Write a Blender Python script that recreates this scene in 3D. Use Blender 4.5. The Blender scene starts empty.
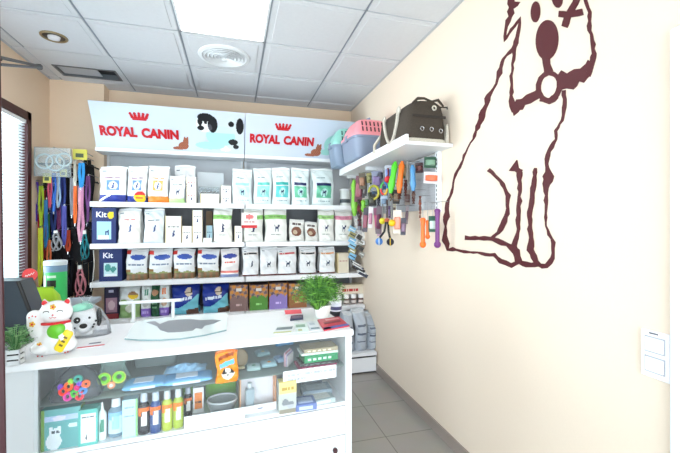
import bpy, math, random
from mathutils import Vector, Matrix, Euler
random.seed(7)
C = bpy.context.scene.collection
PI = math.pi
FPX = 370.0; CX, CY = 340.0, 226.5; EYE = 1.44; YAW = math.radians(16)
FW = Vector((math.sin(YAW), math.cos(YAW), 0)); RT = Vector((math.cos(YAW), -math.sin(YAW), 0)); EYEP = Vector((0, 0, EYE))
def ray(px, py): return FW + RT*((px-CX)/FPX) + Vector((0, 0, (CY-py)/FPX))
def PY(px, py, Y): d = ray(px, py); return EYEP + d*(Y/d.y)
def PX(px, py, X): d = ray(px, py); return EYEP + d*(X/d.x)
def PZ(px, py, z): d = ray(px, py); return EYEP + d*((z-EYE)/d.z)

# ------------------------------------------------------------ materials
def lin(c):
    return tuple((x/12.92 if x <= .04045 else ((x+.055)/1.055)**2.4) for x in c)
_m = {}
def mat(rgb, rough=.5, kind='plain', metal=0.0, emis=0.0, alpha=1.0):
    key = (tuple(round(x, 3) for x in rgb), rough, kind, metal, emis, alpha)
    if key in _m: return _m[key]
    m = bpy.data.materials.new(kind); m.use_nodes = True
    nt = m.node_tree; N = nt.nodes; L = nt.links
    b = N['Principled BSDF']; col = lin(rgb)
    b.inputs['Base Color'].default_value = (*col, 1)
    b.inputs['Roughness'].default_value = rough
    b.inputs['Metallic'].default_value = metal
    if emis:
        b.inputs['Emission Color'].default_value = (*col, 1); b.inputs['Emission Strength'].default_value = emis
    if kind in ('cloth', 'paint', 'ceiling', 'paper', 'laminate'):
        tc = N.new('ShaderNodeTexCoord'); n = N.new('ShaderNodeTexNoise')
        sc = {'cloth': 160, 'paint': 90, 'ceiling': 45, 'paper': 25, 'laminate': 12}[kind]
        n.inputs['Scale'].default_value = sc; n.inputs['Detail'].default_value = 3
        L.new(tc.outputs['Object'], n.inputs['Vector'])
        r = N.new('ShaderNodeValToRGB')
        lo = {'cloth': .72, 'paint': .985, 'ceiling': .97, 'paper': .96, 'laminate': .98}[kind]
        r.color_ramp.elements[0].position = .3; r.color_ramp.elements[1].position = .7
        r.color_ramp.elements[0].color = (*[c*lo for c in col], 1); r.color_ramp.elements[1].color = (*col, 1)
        L.new(n.outputs['Fac'], r.inputs['Fac']); L.new(r.outputs['Color'], b.inputs['Base Color'])
        if kind in ('cloth', 'paint'):
            bp = N.new('ShaderNodeBump'); bp.inputs['Strength'].default_value = .12 if kind == 'paint' else .3
            bp.inputs['Distance'].default_value = .002
            L.new(n.outputs['Fac'], bp.inputs['Height']); L.new(bp.outputs['Normal'], b.inputs['Normal'])
    _m[key] = m
    return m
def glassy(rgb, amount, rough=.05, name='clear_plastic'):
    key = (name, rgb, amount, rough)
    if key in _m: return _m[key]
    m = bpy.data.materials.new(name); m.use_nodes = True; nt = m.node_tree; N = nt.nodes; L = nt.links
    for n in list(N): N.remove(n)
    o = N.new('ShaderNodeOutputMaterial'); t = N.new('ShaderNodeBsdfTransparent'); p = N.new('ShaderNodeBsdfPrincipled')
    p.inputs['Base Color'].default_value = (*lin(rgb), 1); p.inputs['Roughness'].default_value = rough
    t.inputs['Color'].default_value = (*[.8+.2*c for c in lin(rgb)], 1)
    f = N.new('ShaderNodeFresnel'); f.inputs['IOR'].default_value = 1.45
    a = N.new('ShaderNodeMath'); a.operation = 'ADD'; a.use_clamp = True; a.inputs[1].default_value = amount
    mx = N.new('ShaderNodeMixShader')
    L.new(f.outputs[0], a.inputs[0]); L.new(a.outputs[0], mx.inputs[0]); L.new(t.outputs[0], mx.inputs[1]); L.new(p.outputs[0], mx.inputs[2])
    L.new(mx.outputs[0], o.inputs[0]); _m[key] = m
    return m
def floor_mat():
    m = bpy.data.materials.new('floor_tile'); m.use_nodes = True; nt = m.node_tree; N = nt.nodes; L = nt.links; b = N['Principled BSDF']
    tc = N.new('ShaderNodeTexCoord'); mp = N.new('ShaderNodeMapping'); mp.inputs['Location'].default_value = (-.10, -.10, 0)
    br = N.new('ShaderNodeTexBrick'); br.offset = 0; br.inputs['Scale'].default_value = 1
    br.inputs['Brick Width'].default_value = .45; br.inputs['Row Height'].default_value = .45
    br.inputs['Mortar Size'].default_value = .003; br.inputs['Mortar Smooth'].default_value = .2
    br.inputs['Color1'].default_value = (*lin((.63, .615, .595)), 1); br.inputs['Color2'].default_value = (*lin((.62, .605, .585)), 1)
    br.inputs['Mortar'].default_value = (*lin((.47, .455, .44)), 1)
    n = N.new('ShaderNodeTexNoise'); n.inputs['Scale'].default_value = 6
    mx = N.new('ShaderNodeMix'); mx.data_type = 'RGBA'; mx.blend_type = 'MULTIPLY'; mx.inputs['Factor'].default_value = .12
    L.new(tc.outputs['Object'], mp.inputs[0]); L.new(mp.outputs[0], br.inputs['Vector']); L.new(tc.outputs['Object'], n.inputs['Vector'])
    L.new(br.outputs['Color'], mx.inputs[6]); L.new(n.outputs['Color'], mx.inputs[7]); L.new(mx.outputs[2], b.inputs['Base Color'])
    b.inputs['Roughness'].default_value = .22
    return m
def perforated_mat(base, hole, pitch, size):
    m = bpy.data.materials.new('perforated_metal'); m.use_nodes = True; nt = m.node_tree; N = nt.nodes; L = nt.links; b = N['Principled BSDF']
    tc = N.new('ShaderNodeTexCoord'); v = N.new('ShaderNodeTexVoronoi'); v.inputs['Scale'].default_value = 1/pitch; v.inputs['Randomness'].default_value = 0
    r = N.new('ShaderNodeValToRGB'); r.color_ramp.interpolation = 'CONSTANT'
    r.color_ramp.elements[0].color = (*lin(hole), 1); r.color_ramp.elements[1].color = (*lin(base), 1); r.color_ramp.elements[1].position = size
    L.new(tc.outputs['Object'], v.inputs['Vector']); L.new(v.outputs['Distance'], r.inputs['Fac']); L.new(r.outputs['Color'], b.inputs['Base Color'])
    b.inputs['Roughness'].default_value = .5
    return m
WHITE = mat((.95, .955, .96), .4, 'laminate'); METALW = mat((.90, .91, .92), .35); CHROME = mat((.75, .76, .78), .2, metal=1.0)
BLACK = mat((.05, .05, .055), .5); STEEL = mat((.6, .61, .62), .35, metal=.8)

# ------------------------------------------------------------ mesh building
class MB:
    def __init__(s): s.v = []; s.f = []; s.mi = []; s.ms = []; s.M = Matrix.Identity(4)
    def m(s, m):
        if m not in s.ms: s.ms.append(m)
        return s.ms.index(m)
    def add(s, vs, fs, m):
        o = len(s.v); s.v += [s.M @ Vector(v) for v in vs]
        i = s.m(m) if not isinstance(m, list) else None
        for k, f in enumerate(fs):
            s.f.append([a+o for a in f]); s.mi.append(i if i is not None else s.m(m[k]))
        return s
    def box(s, x0, x1, y0, y1, z0, z1, m, b=0.0):
        if b > 0:
            b = min(b, abs(x1-x0)*.45, abs(y1-y0)*.45, abs(z1-z0)*.45)
            vs = []; fs = []
            idx = {}
            for ix, X in enumerate((x0, x1)):
                for iy, Y in enumerate((y0, y1)):
                    for iz, Z in enumerate((z0, z1)):
                        sx, sy, sz = (1-2*ix), (1-2*iy), (1-2*iz)
                        for ax in range(3):
                            p = [X+sx*b, Y+sy*b, Z+sz*b]; p[ax] = (X, Y, Z)[ax]
                            idx[(ix, iy, iz, ax)] = len(vs); vs.append(p)
            def q(l): fs.append([idx[k] for k in l])
            for i in (0, 1):
                q([(i, 0, 0, 0), (i, 1, 0, 0), (i, 1, 1, 0), (i, 0, 1, 0)]); q([(0, i, 0, 1), (1, i, 0, 1), (1, i, 1, 1), (0, i, 1, 1)]); q([(0, 0, i, 2), (1, 0, i, 2), (1, 1, i, 2), (0, 1, i, 2)])
                for j in (0, 1):
                    q([(0, i, j, 1), (1, i, j, 1), (1, i, j, 2), (0, i, j, 2)]); q([(i, 0, j, 0), (i, 1, j, 0), (i, 1, j, 2), (i, 0, j, 2)]); q([(i, j, 0, 0), (i, j, 1, 0), (i, j, 1, 1), (i, j, 0, 1)])
                    for k in (0, 1): q([(i, j, k, 0), (i, j, k, 1), (i, j, k, 2)])
            return s.add(vs, fs, m)
        vs = [(x, y, z) for x in (x0, x1) for y in (y0, y1) for z in (z0, z1)]
        return s.add(vs, [(0, 1, 3, 2), (4, 6, 7, 5), (0, 4, 5, 1), (2, 3, 7, 6), (0, 2, 6, 4), (1, 5, 7, 3)], m)
    def loft(s, rings, m, seg=24, cap=True):
        # ring = (z, a, b, p, ox, oy): superellipse section
        vs = []
        for r in rings:
            z, a, b = r[:3]; p = r[3] if len(r) > 3 else 2; ox = r[4] if len(r) > 4 else 0; oy = r[5] if len(r) > 5 else 0
            for k in range(seg):
                t = 2*PI*(k+.5)/seg; c, sn = math.cos(t), math.sin(t)
                vs.append((ox+a*math.copysign(abs(c)**(2/p), c), oy+b*math.copysign(abs(sn)**(2/p), sn), z))
        fs = [(i*seg+k, i*seg+(k+1) % seg, (i+1)*seg+(k+1) % seg, (i+1)*seg+k) for i in range(len(rings)-1) for k in range(seg)]
        if cap: fs += [tuple(range(seg))[::-1], tuple((len(rings)-1)*seg+k for k in range(seg))]
        return s.add(vs, fs, m)
    def tube(s, pts, r, m, seg=8, closed=False, flat=1.0):
        pts = [Vector(p) for p in pts]; n = len(pts); vs = []
        up = Vector((0, 0, 1)); prev = None
        for i, p in enumerate(pts):
            a = pts[(i-1) % n] if (closed or i > 0) else p; c = pts[(i+1) % n] if (closed or i < n-1) else p
            t = (c-a).normalized() if (c-a).length > 1e-9 else Vector((0, 0, 1))
            if prev is None: nrm = t.orthogonal().normalized()
            else: nrm = (prev - t*prev.dot(t)); nrm = nrm.normalized() if nrm.length > 1e-6 else t.orthogonal().normalized()
            prev = nrm; bn = t.cross(nrm); rr = r[i] if isinstance(r, (list, tuple)) else r
            for k in range(seg):
                q = 2*PI*k/seg; vs.append(p + nrm*rr*math.cos(q) + bn*rr*flat*math.sin(q))
        lim = n if closed else n-1
        fs = [(i*seg+k, i*seg+(k+1) % seg, ((i+1) % n)*seg+(k+1) % seg, ((i+1) % n)*seg+k) for i in range(lim) for k in range(seg)]
        if not closed: fs += [tuple(range(seg))[::-1], tuple((n-1)*seg+k for k in range(seg))]
        return s.add(vs, fs, m)
    def strap(s, pts, w, th, m, wdir=(1, 0, 0)):
        # flat webbing following pts, width along wdir
        wd = Vector(wdir).normalized(); pts = [Vector(p) for p in pts]; vs = []; n = len(pts)
        for i, p in enumerate(pts):
            t = (pts[min(i+1, n-1)]-pts[max(i-1, 0)]).normalized(); nn = t.cross(wd).normalized()
            for a, b in ((-1, -1), (1, -1), (1, 1), (-1, 1)): vs.append(p+wd*a*w/2+nn*b*th/2)
        fs = [(i*4+k, i*4+(k+1) % 4, (i+1)*4+(k+1) % 4, (i+1)*4+k) for i in range(n-1) for k in range(4)]
        fs += [(3, 2, 1, 0), tuple((n-1)*4+k for k in range(4))]
        return s.add(vs, fs, m)
    def sphere(s, c, r, m, seg=16, rg=10):
        if not isinstance(r, (list, tuple)): r = (r, r, r)
        vs = [(c[0], c[1], c[2]-r[2])]; 
        for i in range(1, rg):
            a = -PI/2+PI*i/rg
            for k in range(seg):
                t = 2*PI*k/seg; vs.append((c[0]+r[0]*math.cos(a)*math.cos(t), c[1]+r[1]*math.cos(a)*math.sin(t), c[2]+r[2]*math.sin(a)))
        vs.append((c[0], c[1], c[2]+r[2])); e = len(vs)-1
        fs = [(0, 1+(k+1) % seg, 1+k) for k in range(seg)]
        fs += [(1+i*seg+k, 1+i*seg+(k+1) % seg, 1+(i+1)*seg+(k+1) % seg, 1+(i+1)*seg+k) for i in range(rg-2) for k in range(seg)]
        fs += [(e, 1+(rg-2)*seg+k, 1+(rg-2)*seg+(k+1) % seg) for k in range(seg)]
        return s.add(vs, fs, m)
    def torus(s, c, R, r, m, axis='y', sx=1.0, sz=1.0, seg=20):
        pts = []
        for k in range(seg):
            t = 2*PI*k/seg; a, b = R*math.cos(t)*sx, R*math.sin(t)*sz
            pts.append({'y': (c[0]+a, c[1], c[2]+b), 'z': (c[0]+a, c[1]+b, c[2]), 'x': (c[0], c[1]+a, c[2]+b)}[axis])
        return s.tube(pts, r, m, 8, True)
    def prism(s, poly, y0, y1, m):   # polygon in XZ, extruded along Y
        n = len(poly); vs = [(x, y0, z) for x, z in poly]+[(x, y1, z) for x, z in poly]
        fs = [tuple(range(n)), tuple(range(n, 2*n))[::-1]]+[(k, n+k, n+(k+1) % n, (k+1) % n) for k in range(n)]
        return s.add(vs, fs, m)
    def build(s, name, parent=None, smooth=False, loc=None):
        me = bpy.data.meshes.new(name); me.from_pydata([tuple(v) for v in s.v], [], s.f)
        for m in s.ms: me.materials.append(m)
        me.polygons.foreach_set('material_index', s.mi)
        me.validate(); me.update()
        import bmesh
        bm = bmesh.new(); bm.from_mesh(me); bmesh.ops.recalc_face_normals(bm, faces=bm.faces); bm.to_mesh(me); bm.free()
        if smooth:
            me.polygons.foreach_set('use_smooth', [True]*len(me.polygons))
            try: me.set_sharp_from_angle(angle=math.radians(42))
            except Exception: pass
        o = bpy.data.objects.new(name, me); C.objects.link(o)
        if parent is not None: o.parent = parent
        if loc is not None: o.location = loc
        return o
def tag(o, label, cat, group=None):
    o['label'] = label; o['category'] = cat
    if group: o['group'] = group
    return o
def thing(name, label, cat, loc, group=None, rz=0):
    o = bpy.data.objects.new(name, None); C.objects.link(o); o.location = loc; o.rotation_euler = (0, 0, rz); o.empty_display_size = .05
    return tag(o, label, cat, group)
def struct(o): o['kind'] = 'structure'; return o
def text(s, name, size, m, parent, M, extrude=.0012, bold=0.0, width=None, height=None, align='CENTER'):
    cu = bpy.data.curves.new(name, 'FONT'); cu.body = s; cu.size = size; cu.extrude = extrude; cu.offset = bold; cu.align_x = align; cu.align_y = 'BOTTOM_BASELINE' if False else 'CENTER'
    cu.resolution_u = 3
    t = bpy.data.objects.new(name, cu); C.objects.link(t); bpy.context.view_layer.update()
    me = bpy.data.meshes.new_from_object(t.evaluated_get(bpy.context.evaluated_depsgraph_get()))
    bpy.data.objects.remove(t)
    xs = [v.co.x for v in me.vertices]; ys = [v.co.y for v in me.vertices]
    sx = width/(max(xs)-min(xs)) if width else 1; sy = height/(max(ys)-min(ys)) if height else sx
    cx, cy = (max(xs)+min(xs))/2, (max(ys)+min(ys))/2
    for v in me.vertices:
        v.co.x = (v.co.x-cx)*sx; v.co.y = (v.co.y-cy)*sy
    me.transform(M); me.materials.clear(); me.materials.append(m); me.name = name
    o = bpy.data.objects.new(name, me); C.objects.link(o)
    if parent is not None: o.parent = parent
    return o
FRONT = Matrix.Rotation(PI/2, 4, 'X')      # text plane -> facing -Y

# ------------------------------------------------------------ printed fronts
def dogm(u, v, cx, cy, s):
    a, b = (u-cx)/s, (v-cy)/s
    return ((a/.35)**2+((b+.15)/.55)**2 < 1) or ((a-.12)**2+(b-.5)**2 < .075) or (abs(a-.35) < .2 and abs(b-.45) < .09) or (a < 0 and a > -.6 and abs(b+.6) < .1)
def standm(u, v, cx, cy, s):
    a, b = (u-cx)/s, (v-cy)/s
    return (abs(a) < .5 and abs(b) < .2) or ((a-.55)**2+(b-.32)**2 < .05) or (abs(abs(a)-.42) < .1 and -.7 < b < 0) or (a < -.45 and a > -.75 and abs(b-.25-(-a-.45)*.5) < .09)
def words(u, v, u0, u1, vc, h, n, seed=0):
    if abs(v-vc) > h/2 or u < u0 or u > u1: return False
    k = (u-u0)/(u1-u0)*n; return (k-int(k)) < .72 or (int(k)*7+seed) % 3 == 0
W0 = (.93, .94, .95); NAVY = (.10, .14, .35); RED = (.80, .10, .15)
def vet(text_c, emb_c, base_c, style='square', diag=False, sticker=False, body=W0):
    def f(u, v):
        if sticker and ((u-.68)/.30)**2+((v-.15)/.16)**2 < 1:
            if v > .19: return 'sticker', (.88, .12, .14)
            if abs(v-.12) < .03 and abs(u-.66) < .18: return 'sticker', (.93, .45, .12)
            return 'sticker', (.98, .82, .12)
        if v > .93: return 'top_seal', (.95, .96, .97)
        if diag and base_c:
            if v < .20-.0*u and not (abs(v-(.02+u*.45)) < .035 and u < .45): return 'base_band', base_c
        elif base_c and v < .17: return 'base_band', base_c
        if words(u, v, .18, .80, .665, .035, 9): return 'pouch', text_c
        if words(u, v, .10, .28, .86, .03, 3): return 'pouch', (.45, .5, .55)
        if style == 'square' and .26 < u < .76 and .33 < v < .60:
            if (u-.51)**2/.035+(v-.455)**2/.0125 < 1: return 'label_panel', ((.14, .2, .5) if dogm(u, v, .51, .45, .11) else (.92, .95, .98))
            return 'label_panel', emb_c
        if style == 'dog' and dogm(u, v, .54, .42, .14): return 'pouch', emb_c
        if style == 'stand' and standm(u, v, .54, .42, .17): return 'pouch', emb_c
        if words(u, v, .26, .74, .25, .025, 7, 2): return 'pouch', (.62, .66, .7)
        return 'pouch', body
    return f
def mint(txt, panel, pv0=.16, pv1=.50, top=(.88, .93, .93)):
    def f(u, v):
        if v > .94: return 'top_seal', (.93, .95, .95)
        if words(u, v, .2, .62, .74, .03, 5): return 'pouch', (.5, .6, .62)
        if .16 < u < .88 and .52 < v < .60: return 'label_panel', txt
        if .16 < u < .88 and pv0+.04 < v < pv1:
            if (u-.52)**2/.03+(v-.34)**2/.011 < 1: return 'label_panel', ((.10, .17, .38) if standm(u, v, .52, .34, .13) else (.72, .9, .88))
            return 'label_panel', panel
        if words(u, v, .25, .8, .12, .025, 6, 1): return 'pouch', (.55, .65, .68)
        return 'pouch', top
    return f
def brown(txt=(.24, .36, .70)):
    def f(u, v):
        if v > .95: return 'top_seal', (.9, .9, .9)
        if u < .2 and v > .82: return 'sticker', (.86, .25, .22)
        if ((u-.55)/.36)**2+((v-.74)/.085)**2 < 1: return 'label_panel', ((.85, .9, .97) if words(u, v, .3, .8, .74, .03, 5, 1) and False else txt)
        if words(u, v, .12, .86, .50, .035, 9, 1): return 'pouch', (.45, .5, .6)
        if v < .20: return 'base_band', (.50+.06*math.sin(u*23), .40, .28)
        if v < .25+.02*math.sin(u*12): return 'base_band', (.55, .58, .36)
        if u < .22 and .25 < v < .34: return 'pouch', (.62, .45, .28)
        return 'pouch', W0
    return f
def redblue(u, v):
    if v > .95: return 'top_seal', (.9, .9, .9)
    if ((u-.5)/.40)**2+((v-.74)/.08)**2 < 1: return 'label_panel', (.20, .26, .6)
    if words(u, v, .2, .8, .52, .04, 5, 1): return 'pouch', (.9, .4, .3)
    if .14 < v < .22: return 'base_band', (.9, .5, .45)
    if v < .10: return 'base_band', (.55, .6, .75)
    return 'pouch', (.95, .93, .93)
def kit(u, v):
    if .18 < u < .80 and .14 < v < .56:
        if .24 < u < .74 and v < .24: return 'label_panel', (.93, .95, .97)
        if ((u-.38)/.13)**2+((v-.42)/.11)**2 < 1 or ((u-.62)/.12)**2+((v-.38)/.1)**2 < 1: return 'label_panel', (.30, .62, .60)
        return 'label_panel', (.80, .92, .93)
    return 'carton', (.13, .19, .42)
def kit_a(u, v):
    if (u-.78)**2/.018+(v-.80)**2/.010 < 1: return 'sticker', (.97, .85, .12)
    if .18 < u < .80 and .12 < v < .60:
        if .26 < u < .72 and v < .22: return 'label_panel', (.93, .95, .97)
        if standm(u, v, .62, .33, .13): return 'label_panel', (.1, .16, .4)
        return 'label_panel', (.66, .83, .93)
    return 'carton', (.13, .19, .42)
def vetbox(txt, base=None, body=(.95, .95, .93), dog=True, rowh=1):
    def f(u, v):
        vv = (v*rowh) % 1
        if base and v < .14: return 'label_panel', base
        if rowh > 1 and vv < .02: return 'carton', (.75, .75, .75)
        if words(u, vv, .15, .85, .60, .06, 7): return 'carton', txt
        if dog and dogm(u, vv, .52, .34, .17): return 'carton', (.15, .2, .42)
        if u < .07: return 'carton', (.93, .85, .66)
        return 'carton', body
    return f
def plainbox(c, line=None):
    def f(u, v):
        if line and .42 < v < .5 and .1 < u < .6: return 'carton', line
        return 'carton', c
    return f
def bluebag(u, v):
    if v > .95: return 'top_seal', (.06, .10, .38)
    if ((u-.62)/.14)**2+((v-.74)/.14)**2 < 1:
        return 'label_panel', ((.30, .2, .16) if (u > .68 and v > .70) or abs(v-.72) < .015 else (.86, .80, .72))
    if v < .10+.10*u: return 'base_band', (.42, .74, .82) if u < .55 else (.36, .25, .2)
    if v < .22+.55*max(0, u-.25)**1.3*1.2: return 'base_band', (.45, .78, .86)
    if words(u, v-(u-.3)*.12, .10, .78, .50, .10, 7, 1): return 'label_panel', (.88, .92, .98)
    return 'pouch', (.08, .20, .60)
def puppybag(u, v):
    if v > .95: return 'top_seal', (.8, .85, .75)
    if ((u-.68)/.25)**2+((v-.66)/.11)**2 < 1: return 'label_panel', (.92, .76, .15) if v < .68 else (.62, .45, .3)
    if v < .52+.04*math.sin(u*9):
        if ((u-.5)/.22)**2+((v-.28)/.12)**2 < 1: return 'picture_panel', (.86, .88, .82)
        return 'base_band', (.56, .70, .46)
    return 'pouch', (.88, .9, .9)
def tricolour(c2):
    def f(u, v):
        if v > .95: return 'top_seal', (.9, .9, .92)
        if v < .25: return 'base_band', (.55, .42, .78) if (v < .05 or not words(u, v, .2, .8, .14, .08, 4)) else (.75, .66, .9)
        if ((u-.5)/.3)**2+((v-.42)/.13)**2 < 1: return 'label_panel', (.78, .8, .8) if c2[0] < .6 else (.82, .7, .6)
        if words(u, v, .3, .75, .74, .16, 2, 1): return 'label_panel', c2
        return 'pouch', (.90, .93, .93)
    return f
def greenbag(u, v):
    if v > .95: return 'top_seal', (.1, .28, .18)
    if ((u-.5)/.4)**2+((v-.72)/.09)**2 < 1: return 'label_panel', (.75, .55, .42)
    if words(u, v, .2, .8, .40, .05, 4) or words(u, v, .2, .8, .28, .05, 4, 1): return 'pouch', (.5, .72, .55)
    return 'pouch', (.10, .34, .22)
def treatbox(c):
    def f(u, v):
        if v > .95: return 'carton', (.25, .15, .14)
        if v > .46+.10*abs(math.sin(u*7.2)):
            a = math.sin(u*13+v*9)*math.sin(v*21-u*7)
            if abs(u-.5) < .16 and .74 < v < .86: return 'label_panel', (.92, .9, .88)
            return 'label_panel', (.86, .56, .22) if a > .15 else ((.70, .55, .45) if a > -.3 else (.42, .36, .42))
        if words(u, v, .35, .65, .22, .06, 4): return 'carton', tuple(min(1, x+.3) for x in c)
        return 'carton', c
    return f
def split_grid(front, design, nu, nv, kindmat, extra=None):
    """front(u,v)->point. Returns dict part -> MB built from the cells of a printed front."""
    parts = {}
    cache = {}
    for i in range(nu):
        for j in range(nv):
            p, c = design((i+.5)/nu, (j+.5)/nv)
            parts.setdefault(p, []).append((i, j, tuple(c)))
    out = {}
    for p, cells in parts.items():
        mb = MB(); ids = {}; 
        for i, j, c in cells:
            f = []
            for a, b in ((i, j), (i+1, j), (i+1, j+1), (i, j+1)):
                if (a, b) not in ids: ids[(a, b)] = len(mb.v); mb.v.append(Vector(front(a/nu, b/nv)))
                f.append(ids[(a, b)])
            mb.f.append(f); mb.mi.append(mb.m(kindmat(c)))
        out[p] = mb
    return out
def film(c): return mat(c, .32)
def card(c): return mat(c, .6)
def make_bag(w, h, d, design, root, nu=32, nv=40, lean=0.0, sag=1.0, body_part='pouch', basecol=W0):
    ph = random.uniform(0, 6)
    def D(v):
        if v > .93: return .004
        return .004+d/2*min(1, (1-v)/.42)**.65*(.90+.1*min(1, v/.08)) if v > 0 else d/2*.9
    def Wd(v): return w/2*(1-.05*math.sin(PI*min(1, v/.9))*sag)*(1 if v < .93 else 1.0)
    def fp(u, v, s=-1):
        edge = (1-abs(2*u-1)**3)
        wr = .0065*math.sin(v*21+ph+u*5)*math.sin(u*9+ph)*(v > .02)
        y = s*(D(v)*(.72+.28*edge)+wr*(1 if v < .9 else .5))+lean*v*v
        x = (2*u-1)*Wd(v)+.004*math.sin(v*7+ph)
        z = v*h + (.006*math.sin(u*5+ph)*v*v)
        return (x, y, z)
    ps = split_grid(lambda u, v: fp(u, v), design, nu, nv, film)
    b = ps.get(body_part) or MB(); 
    m = film(basecol); N = 14; vs = []; fs = []
    for j in range(N+1):
        v = j/N
        L0, L1 = fp(0, v), fp(1, v); K0, K1 = fp(0, v, 1), fp(1, v, 1); Kc = fp(.5, v, 1)
        g = min(1, (1-v)/.3)*d*.14   # side gusset folds inward
        GL = ((L0[0]+g), (L0[1]+K0[1])/2, L0[2]); GR = ((L1[0]-g), (L1[1]+K1[1])/2, L1[2])
        vs += [L0, GL, K0, Kc, K1, GR, L1]
    for j in range(N):
        for k in range(6):
            fs.append((j*7+k, j*7+k+1, (j+1)*7+k+1, (j+1)*7+k))
    fs.append(tuple(range(7))); fs.append(tuple(N*7+k for k in range(7)))
    ms = []
    side = lambda v: film(design(.02, min(.99, v))[1])
    for j in range(N):
        for k in range(6): ms.append(side((j+.5)/N) if k in (0, 1, 4, 5) else m)
    ms += [m, film(design(.3, .99)[1])]
    b.add(vs, fs, ms)
    ps[body_part] = b
    for p, mb in ps.items(): mb.build(p, root, smooth=True)
def make_box(w, h, d, design, root, nu=20, nv=26, main='carton'):
    ps = split_grid(lambda u, v: ((u-.5)*w, -d/2, v*h), design, nu, nv, card)
    b = ps.get(main) or MB()
    mm = card(design(.02, .5)[1]); mt = card(design(.5, .99)[1])
    x, y = w/2, d/2
    b.add([(-x, -y, 0), (x, -y, 0), (x, y, 0), (-x, y, 0), (-x, -y, h), (x, -y, h), (x, y, h), (-x, y, h)],
          [(0, 1, 2, 3), (4, 5, 6, 7), (1, 2, 6, 5), (0, 3, 7, 4), (2, 3, 7, 6)], [mm, mt, mm, mm, mm])
    ps[main] = b
    for p, mb in ps.items(): mb.build(p, root)
    return root

# ------------------------------------------------------------ room
XR, XL, YB, YP, XP, H = 1.367, -1.68, 4.28, 4.13, -1.226, 2.84
YF = -1.6
paint = mat((.925, .862, .79), .75, 'paint'); paint_t = mat((.935, .835, .725), .75, 'paint'); 
struct(MB().box(XL-.1, XR+.1, YF-.1, YB+.1, -.06, 0, floor_mat()).build('floor'))
struct(MB().box(XR, XR+.1, YF-.1, YB+.1, 0, H+.05, paint).build('wall_right'))
struct(MB().box(XP, XR, YB, YB+.1, 0, H+.05, paint_t).box(XL, XP, YP, YB+.1, 0, H+.05, paint_t).build('wall_back'))
WY0, WY1, WZ0, WZ1 = 1.95, 3.72, .98, 2.36
struct(MB().box(XL-.1, XL, WY1+.06, YB+.1, 0, H+.05, paint_t).box(XL-.1, XL, YF-.1, -.55, 0, H+.05, paint_t).box(XL-.1, XL, 1.2, WY0, 0, H+.05, paint_t).box(XL-.1, XL, -.55, 1.2, 2.2, H+.05, paint_t).box(XL-.1, XL, WY0, WY1+.06, 0, WZ0, paint_t).box(XL-.1, XL, WY0, WY1+.06, WZ1+.03, H+.05, paint_t).build('wall_left'))
# unseen front wall with a shop window added as a daylight source
struct(MB().box(XL, XR, YF-.1, YF, 2.35, H+.05, paint).box(XL, XL+.15, YF-.1, YF, 0, 2.35, paint).box(XR-.15, XR, YF-.1, YF, 0, 2.35, paint).build('wall_front'))
MAROON = mat((.24, .05, .09), .45)
w2 = MB().box(XL+.15, XL+.21, YF-.08, YF-.02, 0, 2.35, MAROON).box(XR-.21, XR-.15, YF-.08, YF-.02, 0, 2.35, MAROON).box(-.2, -.14, YF-.08, YF-.02, 0, 2.35, MAROON).box(XL+.15, XR-.15, YF-.08, YF-.02, 2.29, 2.35, MAROON).build('added_window_2'); struct(w2)
MB().box(XL+.2, XR-.2, YF-.053, YF-.047, .0, 2.3, glassy((.9, .95, .95), .02, name='window_glass')).build('pane', w2)
d3 = struct(MB().box(XL-.08, XL+.01, -.55, -.49, 0, 2.2, MAROON).box(XL-.08, XL+.01, 1.14, 1.2, 0, 2.2, MAROON).box(XL-.08, XL+.01, -.49, 1.14, 2.14, 2.2, MAROON).build('added_door_3'))  # unseen glazed doorway, added so daylight reaches the right wall
MB().box(XL-.045, XL-.04, -.49, 1.14, .01, 2.14, glassy((.9, .95, .95), .02, name='window_glass')).build('pane', d3)
# left window: frame, glass, venetian blind
w1 = struct(MB().box(XL-.06, XL+.012, WY1, WY1+.06, WZ0, WZ1+.05, MAROON).box(XL-.06, XL+.012, WY0-.04, WY1+.06, WZ1-.02, WZ1+.045, MAROON)
  .box(XL-.06, XL+.012, WY0-.04, WY0, WZ0, WZ1, MAROON).box(XL-.06, XL+.012, WY0-.04, WY1+.06, WZ0-.05, WZ0, MAROON).build('window_1'))
MB().box(XL-.05, XL-.045, WY0, WY1, WZ0, WZ1, glassy((.9, .95, .95), .02, name='window_glass')).build('pane', w1)
bl = thing('venetian_blind', 'white venetian blind hanging in the maroon framed left window', 'blind', (XL-.015, (WY0+WY1)/2, WZ1-.03))
slat = mat((.86, .88, .90), .45)
MB().box(-.014, .018, -(WY1-WY0)/2+.005, (WY1-WY0)/2-.005, -.025, .005, METALW).build('head_rail', bl)
mb = MB(); L_ = (WY1-WY0)/2-.01
for k in range(52):
    z = -.045-k*.025
    mb.add([(-.012, -L_, z-.004), (.012, -L_, z+.004), (.012, L_, z+.004), (-.012, L_, z-.004), (-.012, -L_, z-.0025), (.012, -L_, z+.0055), (.012, L_, z+.0055), (-.012, L_, z-.0025)],
           [(0, 1, 2, 3), (4, 5, 6, 7), (0, 1, 5, 4), (1, 2, 6, 5), (2, 3, 7, 6), (3, 0, 4, 7)], slat)
o = mb.build('slats', bl); o['kind'] = 'stuff'
mb = MB()
for y in (L_-.12, L_-.75, -L_+.2): mb.tube([(.013, y, 0), (.013, y, -1.33)], .0015, METALW, 6)
mb.build('lift_cords', bl)
# daylight scene outside the left window: a pale street wall and hedge
g = MB().box(-4.6, -4.5, -1, 7, -.2, 1.2, mat((.45, .52, .45), .9, 'cloth')).build('garden_hedge'); tag(g, 'green hedge glimpsed outside behind the window blind', 'hedge')
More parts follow.
